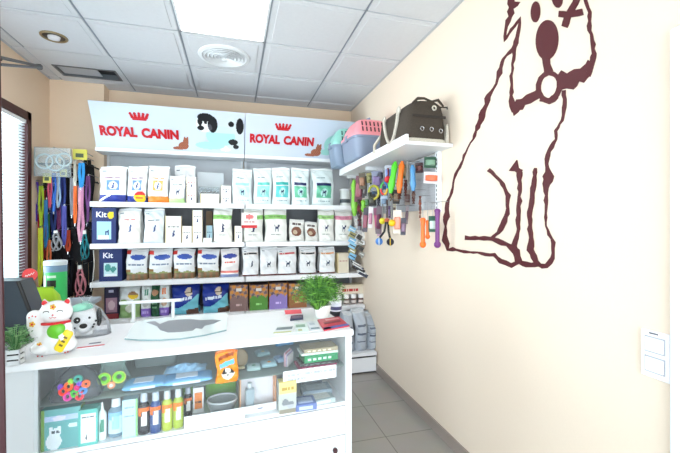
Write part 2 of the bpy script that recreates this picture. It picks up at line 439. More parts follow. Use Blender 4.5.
# ceiling with tiles: solid slab + tiles + grid
CM = mat((.85, .855, .87), .7, 'ceiling'); GM = mat((.74, .76, .79), .5)
struct(MB().box(XL-.1, XR+.1, YF-.1, YB+.1, H+.05, H+.11, CM).build('ceiling'))
gx = [XL, -1.579, -.979, -.375, .228, .826, XR]; gy = [YB, 4.065, 3.465, 2.865, 2.265, 1.665, 1.065, .465, -.135, -.735, -1.335, YF]
mb = MB()
light_cells = [(3, 3), (3, 8)]  # second cell: unseen panel added behind the camera to light the room
def tile(mb, x0, x1, y0, y1):
    g = .009
    x0 += g; x1 -= g; y0 += g; y1 -= g
    b = .035 if min(x1-x0, y1-y0) > .3 else .012
    mb.box(x0, x1, y0, y1, H, H+.05, CM)
    mb.box(x0+b, x1-b, y0+b, y1-b, H-.004, H+.001, CM, .003)
for i in range(len(gx)-1):
    for j in range(len(gy)-1):
        x0, x1, y1, y0 = gx[i], gx[i+1], gy[j], gy[j+1]
        if (i, j) in light_cells: continue
        if (i, j) == (1, 1):
            hx0, hx1, hy0, hy1 = -1.51, -1.03, 3.76, 3.99
            for a in ((x0, hx0, y0, y1), (hx1, x1, y0, y1), (hx0, hx1, y0, hy0), (hx0, hx1, hy1, y1)): mb.box(*a, H, H+.05, CM)
            continue
        if (i, j) == (1, 2):
            # tile with a round downlight hole
            pass
        tile(mb, x0, x1, y0, y1)
for x in gx[1:-1]: mb.box(x-.011, x+.011, YF, YB, H+.006, H+.02, GM).box(x-.004, x+.004, YF, YB, H+.003, H+.008, mat((.55, .58, .62), .5))
for y in gy[1:-1]: mb.box(XL, XR, y-.011, y+.011, H+.006, H+.02, GM)
struct(mb.build('trim_1')); 
struct(MB().box(XR-.02, XR, YF, YB, H-.004, H+.004, GM).box(XL, XL+.02, YF, YB, H-.004, H+.004, GM).box(XL, XR, YB-.02, YB, H-.004, H+.004, GM).build('trim_2'))
# light panels
for n, (i, j) in enumerate(light_cells):
    x0, x1, y1, y0 = gx[i], gx[i+1], gy[j], gy[j+1]
    lab = ['square white luminous ceiling panel next to the round air diffuser', 'unseen square luminous ceiling panel added near the shop front'][n]
    t = thing('ceiling_light_panel', lab, 'ceiling light', ((x0+x1)/2, (y0+y1)/2, H), 'luminous ceiling panels')
    MB().box(-.30, .30, -.30, .30, .02, .05, METALW).box(-.298, -.282, -.298, .298, -.003, .03, METALW).box(.282, .298, -.298, .298, -.003, .03, METALW).box(-.298, .298, -.298, -.282, -.003, .03, METALW).box(-.298, .298, .282, .298, -.003, .03, METALW).build('frame', t)
    MB().box(-.282, .282, -.282, .282, .0, .012, mat((1, .99, .97), .5, 'lamp', emis=6.5)).build('diffuser', t)
# round air diffuser; fill through the added shop window, out of view
t = thing('air_diffuser', 'round white air diffuser with concentric rings in ceiling tile', 'air vent', (-.075, 3.18, H-.004))  # fill through the added left doorway, out of view
mb = MB(); mb.loft([(0, .205, .205), (-.008, .20, .20), (-.014, .175, .175), (-.004, .165, .165)], METALW, 40); mb.build('outer_ring', t, True)
for k, r in enumerate((.150, .122, .094, .066, .040)):
    pts = []
    MB().loft([(-.004, r-.012, r-.012), (-.016, r, r), (-.014, r+.002, r+.002), (-.003, r-.009, r-.009)], METALW, 36, False).build('ring_vane', t, True)
MB().loft([(-.003, .168, .168), (-.002, .168, .168)], mat((.16, .17, .2), .6), 36).build('duct_opening', t)
MB().loft([(-.010, .012, .012), (-.036, .022, .022), (-.038, .018, .018)], METALW, 20).build('centre_cap', t, True)
# recessed downlight
p = PZ(54, 36, H)
t = thing('recessed_downlight', 'small round brass-rimmed recessed downlight in the ceiling', 'ceiling light', (p.x, p.y, H-.004))
BR = mat((.62, .55, .42), .3, metal=.8)
mb = MB(); mb.torus((0, 0, -.002), .078, .009, BR, 'z', seg=28); mb.build('rim', t, True)
MB().loft([(-.001, .072, .072), (-.002, .072, .072)], mat((.22, .2, .18), .4), 24).build('housing', t)
MB().loft([(-.002, .042, .034, 2, -.0, 0), (-.02, .036, .03, 2, 0, 0), (-.026, .02, .016, 2, 0, 0)], mat((.9, .9, .92), .2), 20).build('bulb', t, True)
# open ceiling grille
t = thing('ceiling_grille', 'rectangular open ceiling hatch with dark gap above the leash rack', 'ceiling hatch', (-1.27, 3.875, H))
DG = mat((.42, .44, .46), .4, metal=.3)
MB().box(-.245, .245, -.12, -.105, -.006, .05, DG).box(-.245, .245, .105, .12, -.006, .05, DG).box(-.245, -.23, -.12, .12, -.006, .05, DG).box(.23, .245, -.12, .12, -.006, .05, DG).build('frame', t)
MB().box(-.23, .23, -.105, .105, .042, .05, BLACK).build('duct', t)
MB().box(-.225, .08, -.085, .100, .012, .018, mat((.72, .74, .77), .5)).build('sliding_cover', t)
# baseboard
BB = mat((.62, .57, .54), .4, 'laminate')
struct(MB().box(XR-.012, XR, .95, YB, 0, .075, BB).build('baseboard_right'))
struct(MB().box(XL, XR, YB-.012, YB, 0, .075, BB).build('baseboard_back'))
struct(MB().box(XL, XL+.012, YF, YP, 0, .075, BB).build('baseboard_left'))
# right-hand door
DW = mat((.93, .95, .98), .35)
d1 = struct(MB().box(XR-.022, XR, .775, .853, 0, 2.075, DW, .006).box(XR-.022, XR, -.12, -.04, 0, 2.075, DW, .006).box(XR-.022, XR, -.041, .776, 2.0, 2.075, DW).build('door_1'))
MB().box(XR-.012, XR-.002, -.04, .775, .01, 2.0, DW).build('door_panel', d1)
MB().tube([(XR-.05, .70, 1.0), (XR-.05, .58, 1.0)], .009, CHROME).tube([(XR-.012, .70, 1.0), (XR-.05, .70, 1.0)], .008, CHROME).build('door_handle', d1, True)
# near shop-door jamb at the left edge of the frame
j = MB().box(-.16, 0, -.03, .03, 0, 2.3, MAROON, .004).build('door_2', loc=(-.6255, 1.300, 0)); struct(j); j.rotation_euler = (0, math.radians(-.62), math.radians(26))
p0 = Vector((-.70, 1.31, 0)); a = PY(0, 57.5, 1.42); b = PY(41, 66.5, 1.85)
t = thing('door_closer', 'black door closer arm near the ceiling at upper left', 'door closer', tuple(a))
bl_ = b-a
MB().tube([(-.12, -.05, .012), (0, 0, 0), tuple(bl_)], .0055, BLACK, 8).build('upper_arm', t, True)
MB().tube([(-.12, -.05, -.006), (0, 0, -.022), tuple(bl_+Vector((0, 0, -.006)))], .005, mat((.25, .27, .3), .35, metal=.6), 8).build('lower_arm', t, True)
MB().box(bl_.x-.018, bl_.x+.004, bl_.y-.008, bl_.y+.008, bl_.z-.012, bl_.z+.008, BLACK, .003).build('pivot_block', t)
MB().tube([(0, 0, -.005), (-.01, -.08, -.005), (-.03, -.15, -.005)], .008, BLACK, 8).build('mounting_bracket', t, True)

# light switch
t = thing('light_switch', 'white double rocker light switch plate on the cream wall', 'light switch', (XR, PX(657, 355, XR).y, PX(657, 355, XR).z))
SW = mat((.95, .95, .97), .3)
ya, yb = PX(642, 350, XR).y, PX(672, 356, XR).y; za = (PX(642, 328, XR).z+PX(672, 333, XR).z)/2; zb = (PX(642, 374, XR).z+PX(672, 382, XR).z)/2
hy, hz = (ya-yb)/2, (za-zb)/2
MB().box(-.010, 0, -hy, hy, -hz, hz, SW, .003).build('plate', t)
for s in (.42, -.42):
    fr = MB().box(-.0115, -.009, -hy*.68, hy*.68, (s-.34)*hz, (s+.34)*hz, mat((.70, .71, .75), .4)).build('rocker_surround', t)
    MB().box(-.016, -.011, -hy*.62, hy*.62, (s-.29)*hz, (s+.29)*hz, SW, .002).build('rocker', t)
mb = MB()
for k in range(8):
    y = .35*hy-k*.085*hy*.9; mb.box(-.0108, -.0098, y-.0016, y+.0016, hz*.86, hz*.92, mat((.35, .35, .4), .6))
mb.build('marking', t)

# ------------------------------------------------------------ wall decal of a sitting dog
VIN = mat((.31, .02, .07), .55)
OFF = [0]
def wallpt(x, y, off): q = PX(x, y, XR); return (XR-off, q.y, q.z)
def ribbon(mb, pts, jag=1.25):
    OFF[0] += .00022
    # pts: (x, y, halfwidth px)
    out = []
    for i in range(len(pts)-1):
        x0, y0, w0 = pts[i]; x1, y1, w1 = pts[i+1]; n = max(1, int(math.hypot(x1-x0, y1-y0)/4))
        for k in range(n): f = k/n; out.append((x0+(x1-x0)*f, y0+(y1-y0)*f, (w0+(w1-w0)*f)*(1+random.uniform(-.3, .3)*jag)))
    out.append(pts[-1]); vs = []; n = len(out)
    for i, (x, y, w) in enumerate(out):
        a = out[max(0, i-1)]; c = out[min(n-1, i+1)]; dx, dy = c[0]-a[0], c[1]-a[1]; l = math.hypot(dx, dy) or 1; nx, ny = -dy/l, dx/l
        jx, jy = random.uniform(-.5, .5)*jag, random.uniform(-.5, .5)*jag
        for off in (.0004, .0020+OFF[0]):
            vs.append(wallpt(x+nx*w+jx, y+ny*w+jy, off)); vs.append(wallpt(x-nx*w+jx, y-ny*w+jy, off))
    fs = []
    for i in range(n-1):
        a, b = i*4, (i+1)*4
        fs += [(a+2, a+3, b+3, b+2), (a, b, b+1, a+1), (a, a+2, b+2, b), (a+1, b+1, b+3, a+3)]
    fs += [(0, 1, 3, 2), ((n-1)*4, (n-1)*4+2, (n-1)*4+3, (n-1)*4+1)]
    mb.add(vs, fs, VIN)
def blob(mb, poly):
    OFF[0] += .00022; n = len(poly); vs = [wallpt(x, y, .0020+OFF[0]) for x, y in poly]+[wallpt(x, y, .0004) for x, y in poly]
    mb.add(vs, [tuple(range(n))]+[tuple(range(n, 2*n))[::-1]]+[(k, (k+1) % n, n+(k+1) % n, n+k) for k in range(n)], VIN)
def ell(cx, cy, rx, ry, rot=0, n=28):
    return [(cx+rx*math.cos(t)*math.cos(rot)-ry*math.sin(t)*math.sin(rot), cy+rx*math.cos(t)*math.sin(rot)+ry*math.sin(t)*math.cos(rot)) for t in [2*PI*k/n for k in range(n)]]
dc = thing('dog_wall_decal', 'dark red vinyl outline of a sitting dog on the right wall', 'wall decal', (0, 0, 0))
cen = PX(520, 130, XR); 
mb = MB()
ribbon(mb, [(515, 45, 2), (504, 59, 1.4), (500, 73, 3), (497, 84, 1.2), (489, 96, 2.6), (481, 120, 2.6), (473, 139, 1), (466, 152, 1), (456, 175, 1.4), (450, 196, 1.2), (446.8, 208, 2.2), (446.6, 216, 2.8), (445.2, 226, 1.1), (445.5, 240, 2.6), (448, 249, 1.8), (470, 252, 1.3), (494, 255, 1.6), (501, 261, 2.2), (512, 265, 2.4), (519, 262, 2), (531, 265, 2.4), (547, 266, 2.2), (553, 258, 1.8), (554, 243, 2), (549, 234, 1.8), (546, 226, 1.2), (546, 200, 1.8), (547, 184, 3), (549, 176, 4.6), (547, 167, 2), (547.5, 155, 1.8), (552, 147, 3.2), (556, 140, 1.5), (556.5, 131, 1.6), (564, 116, 1.6), (565, 104, 1.8), (564, 90, 2)])
mb.build('body_outline', dc)
mb = MB()
ribbon(mb, [(522, -22, 3), (512, -4, 3), (511.5, 12, 3), (507, 26, 1.6), (504.5, 41, 1.2), (512, 30, 1.5), (521, 18, 1.8), (520, 28, 2), (514.5, 47, 2.2), (513.5, 60, 1.8), (511.6, 76, 1.3), (511.6, 96, 1.8), (513, 106, 3), (514.5, 112, 2.5)])
blob(mb, [(509.5, 1), (520.5, 2), (518, 6), (512, 10), (509, 8)])
ribbon(mb, [(586, -20, 2), (584, -5, 2), (586, 0, 1.4), (590, 12, 1.7), (590, 30, 2.2), (592.5, 40, 2.2), (594, 54, 2), (592, 66, 2.6), (587.5, 76, 3.2)])
ribbon(mb, [(522, -22, 2.5), (545, -30, 3), (570, -28, 3), (586, -20, 2.5)])
mb.build('head_outline', dc)
mb = MB()
blob(mb, [(511.5, 104), (518, 100), (530, 96), (538, 88), (543, 80), (546, 74), (544, 66), (543, 58), (552, 58), (552, 66), (556, 69), (562, 72), (560, 79), (566, 73), (577, 67), (578, 72), (583, 68), (592, 60), (591, 74), (586, 84), (580, 83), (572, 89), (562, 92), (558, 98), (552, 103), (541, 101), (534, 100), (526, 105), (521, 107), (518, 113), (514, 116)][0:1]+[(518, 100), (530, 96), (533, 101), (522, 106), (519, 112), (514, 116)])
ribbon(mb, [(516, 107, 4.5), (524, 102, 4.8), (534, 97, 5), (541, 92, 5)]); ribbon(mb, [(560, 73, 2.5), (567, 78, 5), (576, 73, 5), (583, 72, 5), (591, 62, 3)]); ribbon(mb, [(540, 99, 2.6), (549, 101.5, 2.6), (558, 96, 2.6)])
ring = ell(549.3, 86.5, 10.5, 13.5, .15, 24)
ribbon(mb, [(x, y, 2.3) for x, y in ring]+[(ring[0][0], ring[0][1], 2.3)], .4)
ribbon(mb, [(546.5, 56, 4.2), (547, 64, 3.6), (549, 72, 4.5)], .3)
ribbon(mb, [(559, 84, 7.5), (566, 84, 7), (573, 80, 6.5), (581, 76, 6.5), (588, 72, 5)])
mb.build('jaw', dc)
MB_n = MB(); blob(MB_n, ell(547.5, 40, 11.2, 20, .06)); MB_n.build('nose', dc)
for e in (ell(536, 12, 4.6, 10.5, .05), ell(557.5, -4, 5.5, 12, -.1)):
    q = MB(); blob(q, e); q.build('eye_patch', dc)
mb = MB(); ribbon(mb, [(559.5, 14, 3.2), (570, 15, 3.0), (583, 12, 3.2)], .3); 
ribbon(mb, [(565, 27, 3), (569, 15, 3), (576, 3, 3), (580, -6, 3)], .3); mb.build('crossed_eye', dc)
mb = MB(); ribbon(mb, [(489.5, 169.7, 1.6), (501, 181, 1.6), (508.5, 196, 2), (508, 213, 2), (501, 229, 1.8), (493, 239, 2)])
ribbon(mb, [(466, 238, 1.7), (480, 238.5, 1.7), (493, 239, 2.2), (503, 243, 2), (512, 247, 2.6), (517, 252, 3.4), (519, 260, 3.6), (520, 264, 3)])
mb.build('haunch_line', dc)
mb = MB(); blob(mb, [(509.5, 171), (517.5, 160), (519, 168), (523, 170), (520, 175), (516, 171.5)])
ribbon(mb, [(520, 172, 2), (520, 196, 1.6), (519, 215, 1.6), (518.7, 233, 1.8), (514.6, 246, 2), (518, 255, 2.5)])
ribbon(mb, [(536.6, 168, 1.4), (533.5, 189, 2.2), (530, 216, 2), (531.5, 242, 2), (531, 250, 3.2), (535, 257, 3), (539, 265, 3)])
mb.build('leg_lines', dc)

# ------------------------------------------------------------ back shelving
SY = 3.75; XS0 = -1.225; XM = .105; XS1 = 1.355
SZ = {'S1': 1.662, 'S2': 1.286, 'S3': .943, 'S4': .600}
GP = mat((.83, .845, .865), .5, 'laminate'); SH = mat((.93, .935, .95), .35)
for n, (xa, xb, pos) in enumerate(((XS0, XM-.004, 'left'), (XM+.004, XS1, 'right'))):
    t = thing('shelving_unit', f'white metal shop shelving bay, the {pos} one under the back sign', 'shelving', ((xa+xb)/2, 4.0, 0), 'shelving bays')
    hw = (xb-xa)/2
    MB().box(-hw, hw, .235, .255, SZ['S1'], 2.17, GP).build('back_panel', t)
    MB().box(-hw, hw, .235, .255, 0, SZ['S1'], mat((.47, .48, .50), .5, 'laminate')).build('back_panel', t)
    for s in (-1, 1):
        MB().box(s*(hw-.015)-.012, s*(hw-.015)+.012, .20, .235, 0, 2.17, METALW).build('upright', t)
    for k in ('S1', 'S2', 'S3', 'S4'):
        z = SZ[k]
        sh = MB().box(-hw+.002, hw-.002, -.25, .20, z-.028, z, SH).box(-hw+.002, hw-.002, -.25, -.235, z-.046, z-.026, SH, .002).build('shelf', t)
        MB().box(-hw+.002, hw-.002, -.2535, -.2502, z-.044, z-.004, mat((.96, .965, .975), .25)).build('price_rail', sh)
    fy = -.60
    MB().box(-hw+.002, hw-.002, fy, .235, .175, .205, SH).build('base_deck', t)
    MB().box(-hw+.004, hw-.004, fy+.012, fy+.03, .018, .155, SH).box(-hw+.004, hw-.004, fy+.03, .2, 0, .03, mat((.2, .2, .2), .6)).build('kick_plate', t)
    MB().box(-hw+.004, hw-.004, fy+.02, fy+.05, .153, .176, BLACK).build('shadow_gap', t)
# header sign boxes
SIGN = mat((.80, .84, .905), .35); SRED = mat((.77, .06, .13), .4)
zt, zb_, yt, yb2 = 2.54, 2.172, 3.70, 3.915
def sign_pt(x, v, off=0):   # v 0 bottom .. 1 top, concave face
    y = yb2+(yt-yb2)*v+.018*math.sin(PI*v); z = zb_+(zt-zb_)*v
    n = Vector((0, -(zt-zb_), (yt-yb2))).normalized()
    return Vector((x, y, z))+n*off
for n, (xa, xb, pos) in enumerate(((XS0, XM-.003, 'left'), (XM+.003, 1.345, 'right'))):
    t = thing('header_sign', ('long white header sign with red crown lettering and a spotted puppy, left half' if n == 0 else 'white header sign with red crown lettering, right half behind the pet carriers'), 'sign', ((xa+xb)/2, 4.0, 2.17), 'header signs')
    o0 = Vector(((xa+xb)/2, 4.0, 2.17)); mb = MB(); N = 12; vs = []; fs = []
    for i in range(N+1):
        for X in (xa, xb): vs.append(sign_pt(X, i/N)-o0)
    vs += [Vector((xa, 4.2, zt))-o0, Vector((xb, 4.2, zt))-o0, Vector((xa, 4.2, zb_))-o0, Vector((xb, 4.2, zb_))-o0]
    B = 2*(N+1)
    fs = [(2*i, 2*i+1, 2*i+3, 2*i+2) for i in range(N)]+[(2*N, 2*N+1, B+1, B), (0, 1, B+3, B+2), (B, B+1, B+3, B+2), tuple([2*i for i in range(N+1)]+[B, B+2]), tuple([2*i+1 for i in range(N+1)]+[B+1, B+3])]
    mb.add(vs, fs, SIGN); mb.build('sign_box', t, True)
    MB().box(xa-o0.x, xb-o0.x, yb2-.03-4.0, .1, zb_-.035-o0.z, zb_-o0.z, mat((.93, .94, .96), .3)).build('bottom_trim', t)
    # text along sign: centre px
    tx0, tx1, ty0, ty1 = ((98, 178, 122.5, 135), (250, 314.5, 131, 143))[n]
    Pa, Pb = PY(tx0, (ty0+ty1)/2, 3.80), PY(tx1, (ty0+ty1)/2, 3.80)
    vc = (Pa.z-zb_)/(zt-zb_); ang = math.atan2(yb2-yt, zt-zb_)
    hh = .055 if n == 0 else .052
    p = sign_pt((Pa.x+Pb.x)/2, vc, .004)-o0
    M = Matrix.Translation(p) @ Matrix.Rotation(ang, 4, 'X') @ FRONT
    for wd_, a_, b_ in (('ROYAL', 0, .46), ('CANIN', .515, 1)):
        Wd_ = (Pb.x-Pa.x)
        q = sign_pt(Pa.x+Wd_*(a_+b_)/2, vc, .004)-o0
        text(wd_, 'lettering', .1, SRED, t, Matrix.Translation(q) @ Matrix.Rotation(ang, 4, 'X') @ FRONT, .0015, 0.0055, width=Wd_*(b_-a_), height=.096)
    # crown
    cx_, cy_ = ((139.5, 116.8), (283, 127.3))[n]; q = PY(cx_, cy_, 3.78); vc2 = (q.z-zb_)/(zt-zb_)
    q = sign_pt(q.x, vc2, .003)-o0
    mb = MB(); mb.M = Matrix.Translation(q) @ Matrix.Rotation(ang, 4, 'X')
    cw = .078
    mb.prism([(-cw*.72, -.036), (cw*.72, -.036), (cw*.78, -.022), (-cw*.78, -.022)], -.002, .002, SRED)
    mb.prism([(-cw*.70, -.021), (cw*.70, -.021), (cw*.84, -.004), (-cw*.84, -.004)], -.0015, .0015, mat((.88, .35, .38), .4))
    for k in range(5):
        a = (k-2)/2
        mb.prism([(a*cw*.70-.014, -.020), (a*cw*.70+.014, -.020), (a*cw*.86+.011, .016), (a*cw*.86-.011, .016)], -.002, .002, SRED)
        mb.sphere((a*cw*.92, 0, .026-.004*abs(a)), (.0125, .003, .0125), SRED, 10, 6)
    mb.build('crown_emblem', t)
    def patch(name, x0, x1, y0, y1, design, res=.0045):
        Pa, Pb = PY(x0, y1, 3.83), PY(x1, y0, 3.83); nx, nz = int((Pb.x-Pa.x)/res), int((Pb.z-Pa.z)/res); mb = MB()
        va, vb = (Pa.z-zb_)/(zt-zb_), (Pb.z-zb_)/(zt-zb_)
        for i in range(nx):
            for k in range(nz):
                c = design((i+.5)/nx, (k+.5)/nz)
                if c is None: continue
                vs = [sign_pt(Pa.x+(Pb.x-Pa.x)*a/nx, va+(vb-va)*b/nz, .0025)-o0 for a, b in ((i, k), (i+1, k), (i+1, k+1), (i, k+1))]
                mb.add(vs, [(0, 1, 2, 3)], mat(c, .35))
        mb.build(name, t)
    E = lambda u, v, cx, cy, rx, ry: ((u-cx)/rx)**2+((v-cy)/ry)**2 < 1
    def puppy(u, v):
        BK, WH, MT = (.10, .10, .12), (.93, .94, .95), (.66, .86, .87)
        if E(u, v, .22, .74, .035, .04) or E(u, v, .12, .60, .07, .06): return BK     # eye, nose
        if E(u, v, .36, .70, .10, .20): return BK if not E(u, v, .30, .62, .05, .08) else (.3, .3, .34)
        if E(u, v, .22, .86, .16, .10): return BK
        if E(u, v, .20, .70, .17, .20): return WH if not E(u, v, .11, .76, .05, .1) else BK
        if E(u, v, .92, .70, .08, .20) or E(u, v, .74, .74, .06, .07) or E(u, v, .78, .28, .10, .08) or E(u, v, .84, .16, .06, .06): return BK
        if E(u, v, .52, .42, .30, .26) or E(u, v, .30, .16, .30, .10): return MT if v < .5 else (.78, .91, .91)
        if E(u, v, .78, .52, .25, .44): return (.80, .84, .86)
        if E(u, v, .62, .10, .12, .08): return WH
        return None
    def kitten(u, v):
        if E(u, v, .74, .66, .16, .26) or E(u, v, .60, .34, .28, .28) or E(u, v, .30, .14, .32, .12) or (E(u, v, .68, .9, .05, .12)) or E(u, v, .84, .9, .05, .12): return (.66, .40, .30) if (u*9+v*5) % 1 > .4 else (.55, .30, .22)
        return None
    if n == 0:
        patch('puppy_picture', 195, 243.5, 118, 149, puppy); patch('kitten_picture', 172, 190, 136.5, 148, kitten)
    else: patch('kitten_picture', 306, 324, 144, 155, kitten); patch('puppy_picture', 322, 346, 130, 155, lambda u, v: ((.62, .84, .82) if E(u, v, .6, .4, .5, .35) or E(u, v, .2, .15, .3, .1) else None))

# ------------------------------------------------------------ products on shelves
ROWN = {'S1': 'top', 'S2': 'second', 'S3': 'third', 'S4': 'lowest long'}
def item(kind, shelf, x0, x1, ytop, design, label, name, cat, group, d=.13, Y=3.80, lean=.0, textparts=None, sag=1, rz=None, zoff=0):
    a, b = PY(x0, ytop, Y), PY(x1, ytop, Y); z = SZ[shelf]+zoff; w = b.x-a.x; h = a.z-z
    t = thing(name, label, cat, ((a.x+b.x)/2, Y+d/2, z), group, rz if rz is not None else random.uniform(-.05, .05))
    if kind == 'bag': make_bag(w*.985, h, d, design, t, lean=lean, sag=sag, basecol=design(.05, .8)[1])
    else: make_box(w*.97, h, d, design, t)
    if textparts: textparts(t, w, h, d)
    return t
VB = 'white pet food bags'; VX = 'small white cartons'
PB = 'pet_food_bag'; BX = 'pet_food_carton'
item('bag', 'S1', 98.8, 126.5, 165, vet((.5, .12, .4), (.42, .58, .85), (.12, .2, .58), diag=True), 'white pet food bag with diagonal dark blue foot, leftmost on the top shelf', PB, 'pet food bag', VB)
item('bag', 'S1', 127, 147, 165, vet((.5, .12, .4), (.42, .58, .85), (.12, .2, .58), sticker=True), 'white pet food bag with blue foot and round yellow and red sticker', PB, 'pet food bag', VB)
item('bag', 'S1', 147.3, 168.5, 165, vet((.85, .6, .25), (.93, .72, .38), (.95, .55, .2)), 'white pet food bag with orange foot on the top shelf', PB, 'pet food bag', VB)
item('bag', 'S1', 169, 184.8, 175, vet((.2, .35, .3), (.2, .25, .4), (.75, .9, .62), style='stand'), 'short white bag with pale green foot beside the orange footed bag', PB, 'pet food bag', VB, d=.10)
item('bag', 'S1', 174.5, 195.5, 164.5, vet((.93, .94, .95), (.93, .94, .95), None), 'plain white bag standing behind the pale green footed bag', PB, 'pet food bag', VB, d=.08, Y=3.94)
item('box', 'S1', 186.5, 196.5, 177, vetbox((.75, .3, .35), rowh=2), 'narrow white carton pair stacked next to the pale green footed bag', BX, 'carton', VX, d=.08)
item('box', 'S1', 197, 224, 172, plainbox((.82, .85, .87), (.6, .65, .7)), 'wide pale grey carton at the back of the top shelf', BX, 'carton', VX, d=.08, Y=4.02)
cl = thing('clear_plastic_box', 'clear plastic box with grey contents on the top shelf', 'box', (PY(209, 183, 3.90).x, 3.93, SZ['S1']+.088))
MB().box(-.095, .095, -.03, .03, 0, .085, glassy((.85, .9, .92), .25)).build('case', cl); 
mb = MB()
for k in range(9): mb.sphere((-.075+k*.0187, 0, .022+.008*(k % 2)), (.011, .018, .018), mat((.38+.03*(k % 3), .36, .36), .5), 10, 6)
mb.build('grey_contents', cl, True)
item('box', 'S1', 200, 219.5, 193.5, vetbox((.5, .5, .55), dog=False), 'low flat white carton in front of the clear plastic box', BX, 'carton', VX, d=.16)
item('box', 'S1', 221, 231, 185.5, vetbox((.4, .4, .5), rowh=2), 'small white carton left of the pale mint bag', BX, 'carton', VX, d=.07)
item('bag', 'S1', 232, 252, 168, mint((.62, .88, .85), (.80, .93, .92)), 'pale mint and white bag, leftmost of the mint bags', PB, 'pet food bag', 'mint pet food bags')
item('bag', 'S1', 253.5, 271.8, 167, mint((.40, .82, .78), (.58, .88, .86)), 'mint banded bag, second of the mint bags on the top shelf', PB, 'pet food bag', 'mint pet food bags')
item('bag', 'S1', 272.5, 290.8, 166.5, mint((.10, .68, .66), (.36, .78, .78)), 'turquoise banded bag, third of the mint bags on the top shelf', PB, 'pet food bag', 'mint pet food bags')
item('bag', 'S1', 291.5, 309.5, 167, mint((.12, .16, .36), (.42, .76, .62)), 'white bag with navy text and green square, fourth of the mint bags', PB, 'pet food bag', 'mint pet food bags')
item('bag', 'S1', 311.5, 334, 167.5, mint((.12, .16, .36), (.42, .76, .62), pv1=.54), 'largest white bag with navy text and green square at the right', PB, 'pet food bag', 'mint pet food bags', rz=.12)
t = thing('food_tin', 'white tin with a dark band at the right end of the top shelf', 'tin', (PY(346, 190, 3.85).x, 3.88, SZ['S1']))
MB().loft([(0, .058, .058), (.17, .058, .058)], mat((.85, .87, .86), .35), 28).loft([(.035, .0585, .0585), (.075, .0585, .0585)], mat((.28, .32, .34), .4), 28, False).build('can', t, True)
MB().loft([(.170, .061, .061), (.185, .061, .061), (.188, .05, .05)], METALW, 28).build('lid', t, True)
# row B
def kit_text(t, w, h, d): text('Kit', 'lettering', .1, mat((.95, .95, .97), .5), t, Matrix.Translation((-.02*1, -d/2-.001, h*.81)) @ FRONT, .0006, .002, width=w*.42)
item('box', 'S2', 91.5, 116.3, 207.5, kit_a, 'dark blue starter carton with yellow dot on the second shelf', BX, 'carton', 'blue starter cartons', textparts=kit_text, d=.16, rz=0)
item('bag', 'S2', 117.5, 140.8, 208, vet((.78, .15, .2), (.2, .28, .5), None, 'dog', body=(.95, .94, .92)), 'white bag with red text, second shelf beside the blue carton', PB, 'pet food bag', VB)
item('bag', 'S2', 143.5, 164, 208.5, vet((.1, .1, .12), (.2, .28, .5), None, 'dog', body=(.88, .92, .95)), 'bluish white bag with black text on the second shelf', PB, 'pet food bag', VB)
item('box', 'S2', 164.8, 181, 216, vetbox((.15, .15, .2)), 'medium white carton with black text right of the bluish bag', BX, 'carton', VX, d=.1)
item('box', 'S2', 181.8, 191.8, 226, vetbox((.3, .3, .35)), 'smallest white carton between the medium and the tall cartons', BX, 'carton', VX, d=.08)
item('box', 'S2', 192.3, 202.3, 226, vetbox((.15, .15, .2)), 'lower of two stacked narrow white cartons on the second shelf', BX, 'carton', VX, d=.08, rz=0)
hlow = PY(192, 226, 3.80).z-SZ['S2']
item('box', 'S2', 192.3, 202.3, 210, vetbox((.15, .15, .2)), 'upper of two stacked narrow white cartons on the second shelf', BX, 'carton', VX, d=.08, zoff=hlow+.0005, rz=0)
item('box', 'S2', 206, 212.5, 225.5, vetbox((.2, .3, .5), body=(.68, .82, .88)), 'small light blue carton beside the green striped bag', BX, 'carton', VX, d=.06, Y=3.86)
item('box', 'S2', 203, 212, 238, plainbox((.94, .94, .94)), 'flat white carton lying before the light blue carton', BX, 'carton', VX, d=.05, rz=0)
item('box', 'S2', 206, 212.5, 211, plainbox((.45, .36, .26), (.6, .5, .4)), 'brown box in the dark gap left of the green striped bag', BX, 'carton', None, d=.06, Y=3.99)
def greenstripe(stand=True, gc=(.55, .78, .42), dogc=(.12, .16, .35)):
    def f(u, v):
        if v > .94: return 'top_seal', (.92, .93, .92)
        if .68 < v < .80: return 'label_panel', gc if not words(u, v, .2, .85, .74, .04, 6) else tuple(x*.75 for x in gc)
        if (standm if stand else dogm)(u, v, .52, .42, .17): return 'pouch', dogc
        if words(u, v, .25, .75, .2, .025, 7, 2): return 'pouch', (.6, .62, .6)
        return 'pouch', (.93, .93, .91)
    return f
item('bag', 'S2', 213.3, 232.3, 208, greenstripe(False), 'white bag with green band left of the dark gap, second shelf', PB, 'pet food bag', 'green banded bags')
item('box', 'S2', 234.5, 242.5, 226, vetbox((.4, .4, .4)), 'tiny white carton beside the red and white price card', BX, 'carton', VX, d=.06)
item('bag', 'S2', 243.5, 263.3, 208.5, greenstripe(False), 'white bag with green band partly behind the red and white price card', PB, 'pet food bag', 'green banded bags')
item('bag', 'S2', 264.8, 287.3, 208, greenstripe(True), 'widest white bag with green band and black standing dog', PB, 'pet food bag', 'green banded bags')
def photo(u, v):
    if v > .92: return 'top_seal', (.85, .85, .84)
    if words(u, v, .2, .8, .80, .08, 5): return 'pouch', (.35, .3, .3)
    if ((u-.5)/.36)**2+((v-.46)/.22)**2 < 1: return 'label_panel', (.74, .66, .56) if ((u-.40)/.16)**2+((v-.42)/.10)**2 < 1 else (.50, .31, .24)
    return 'pouch', (.88, .88, .86)
item('bag', 'S2', 289.5, 304.3, 219.5, photo, 'small treat bag with a brown picture, left of a pair', 'treat_bag', 'treat bag', 'small treat bags', d=.08)
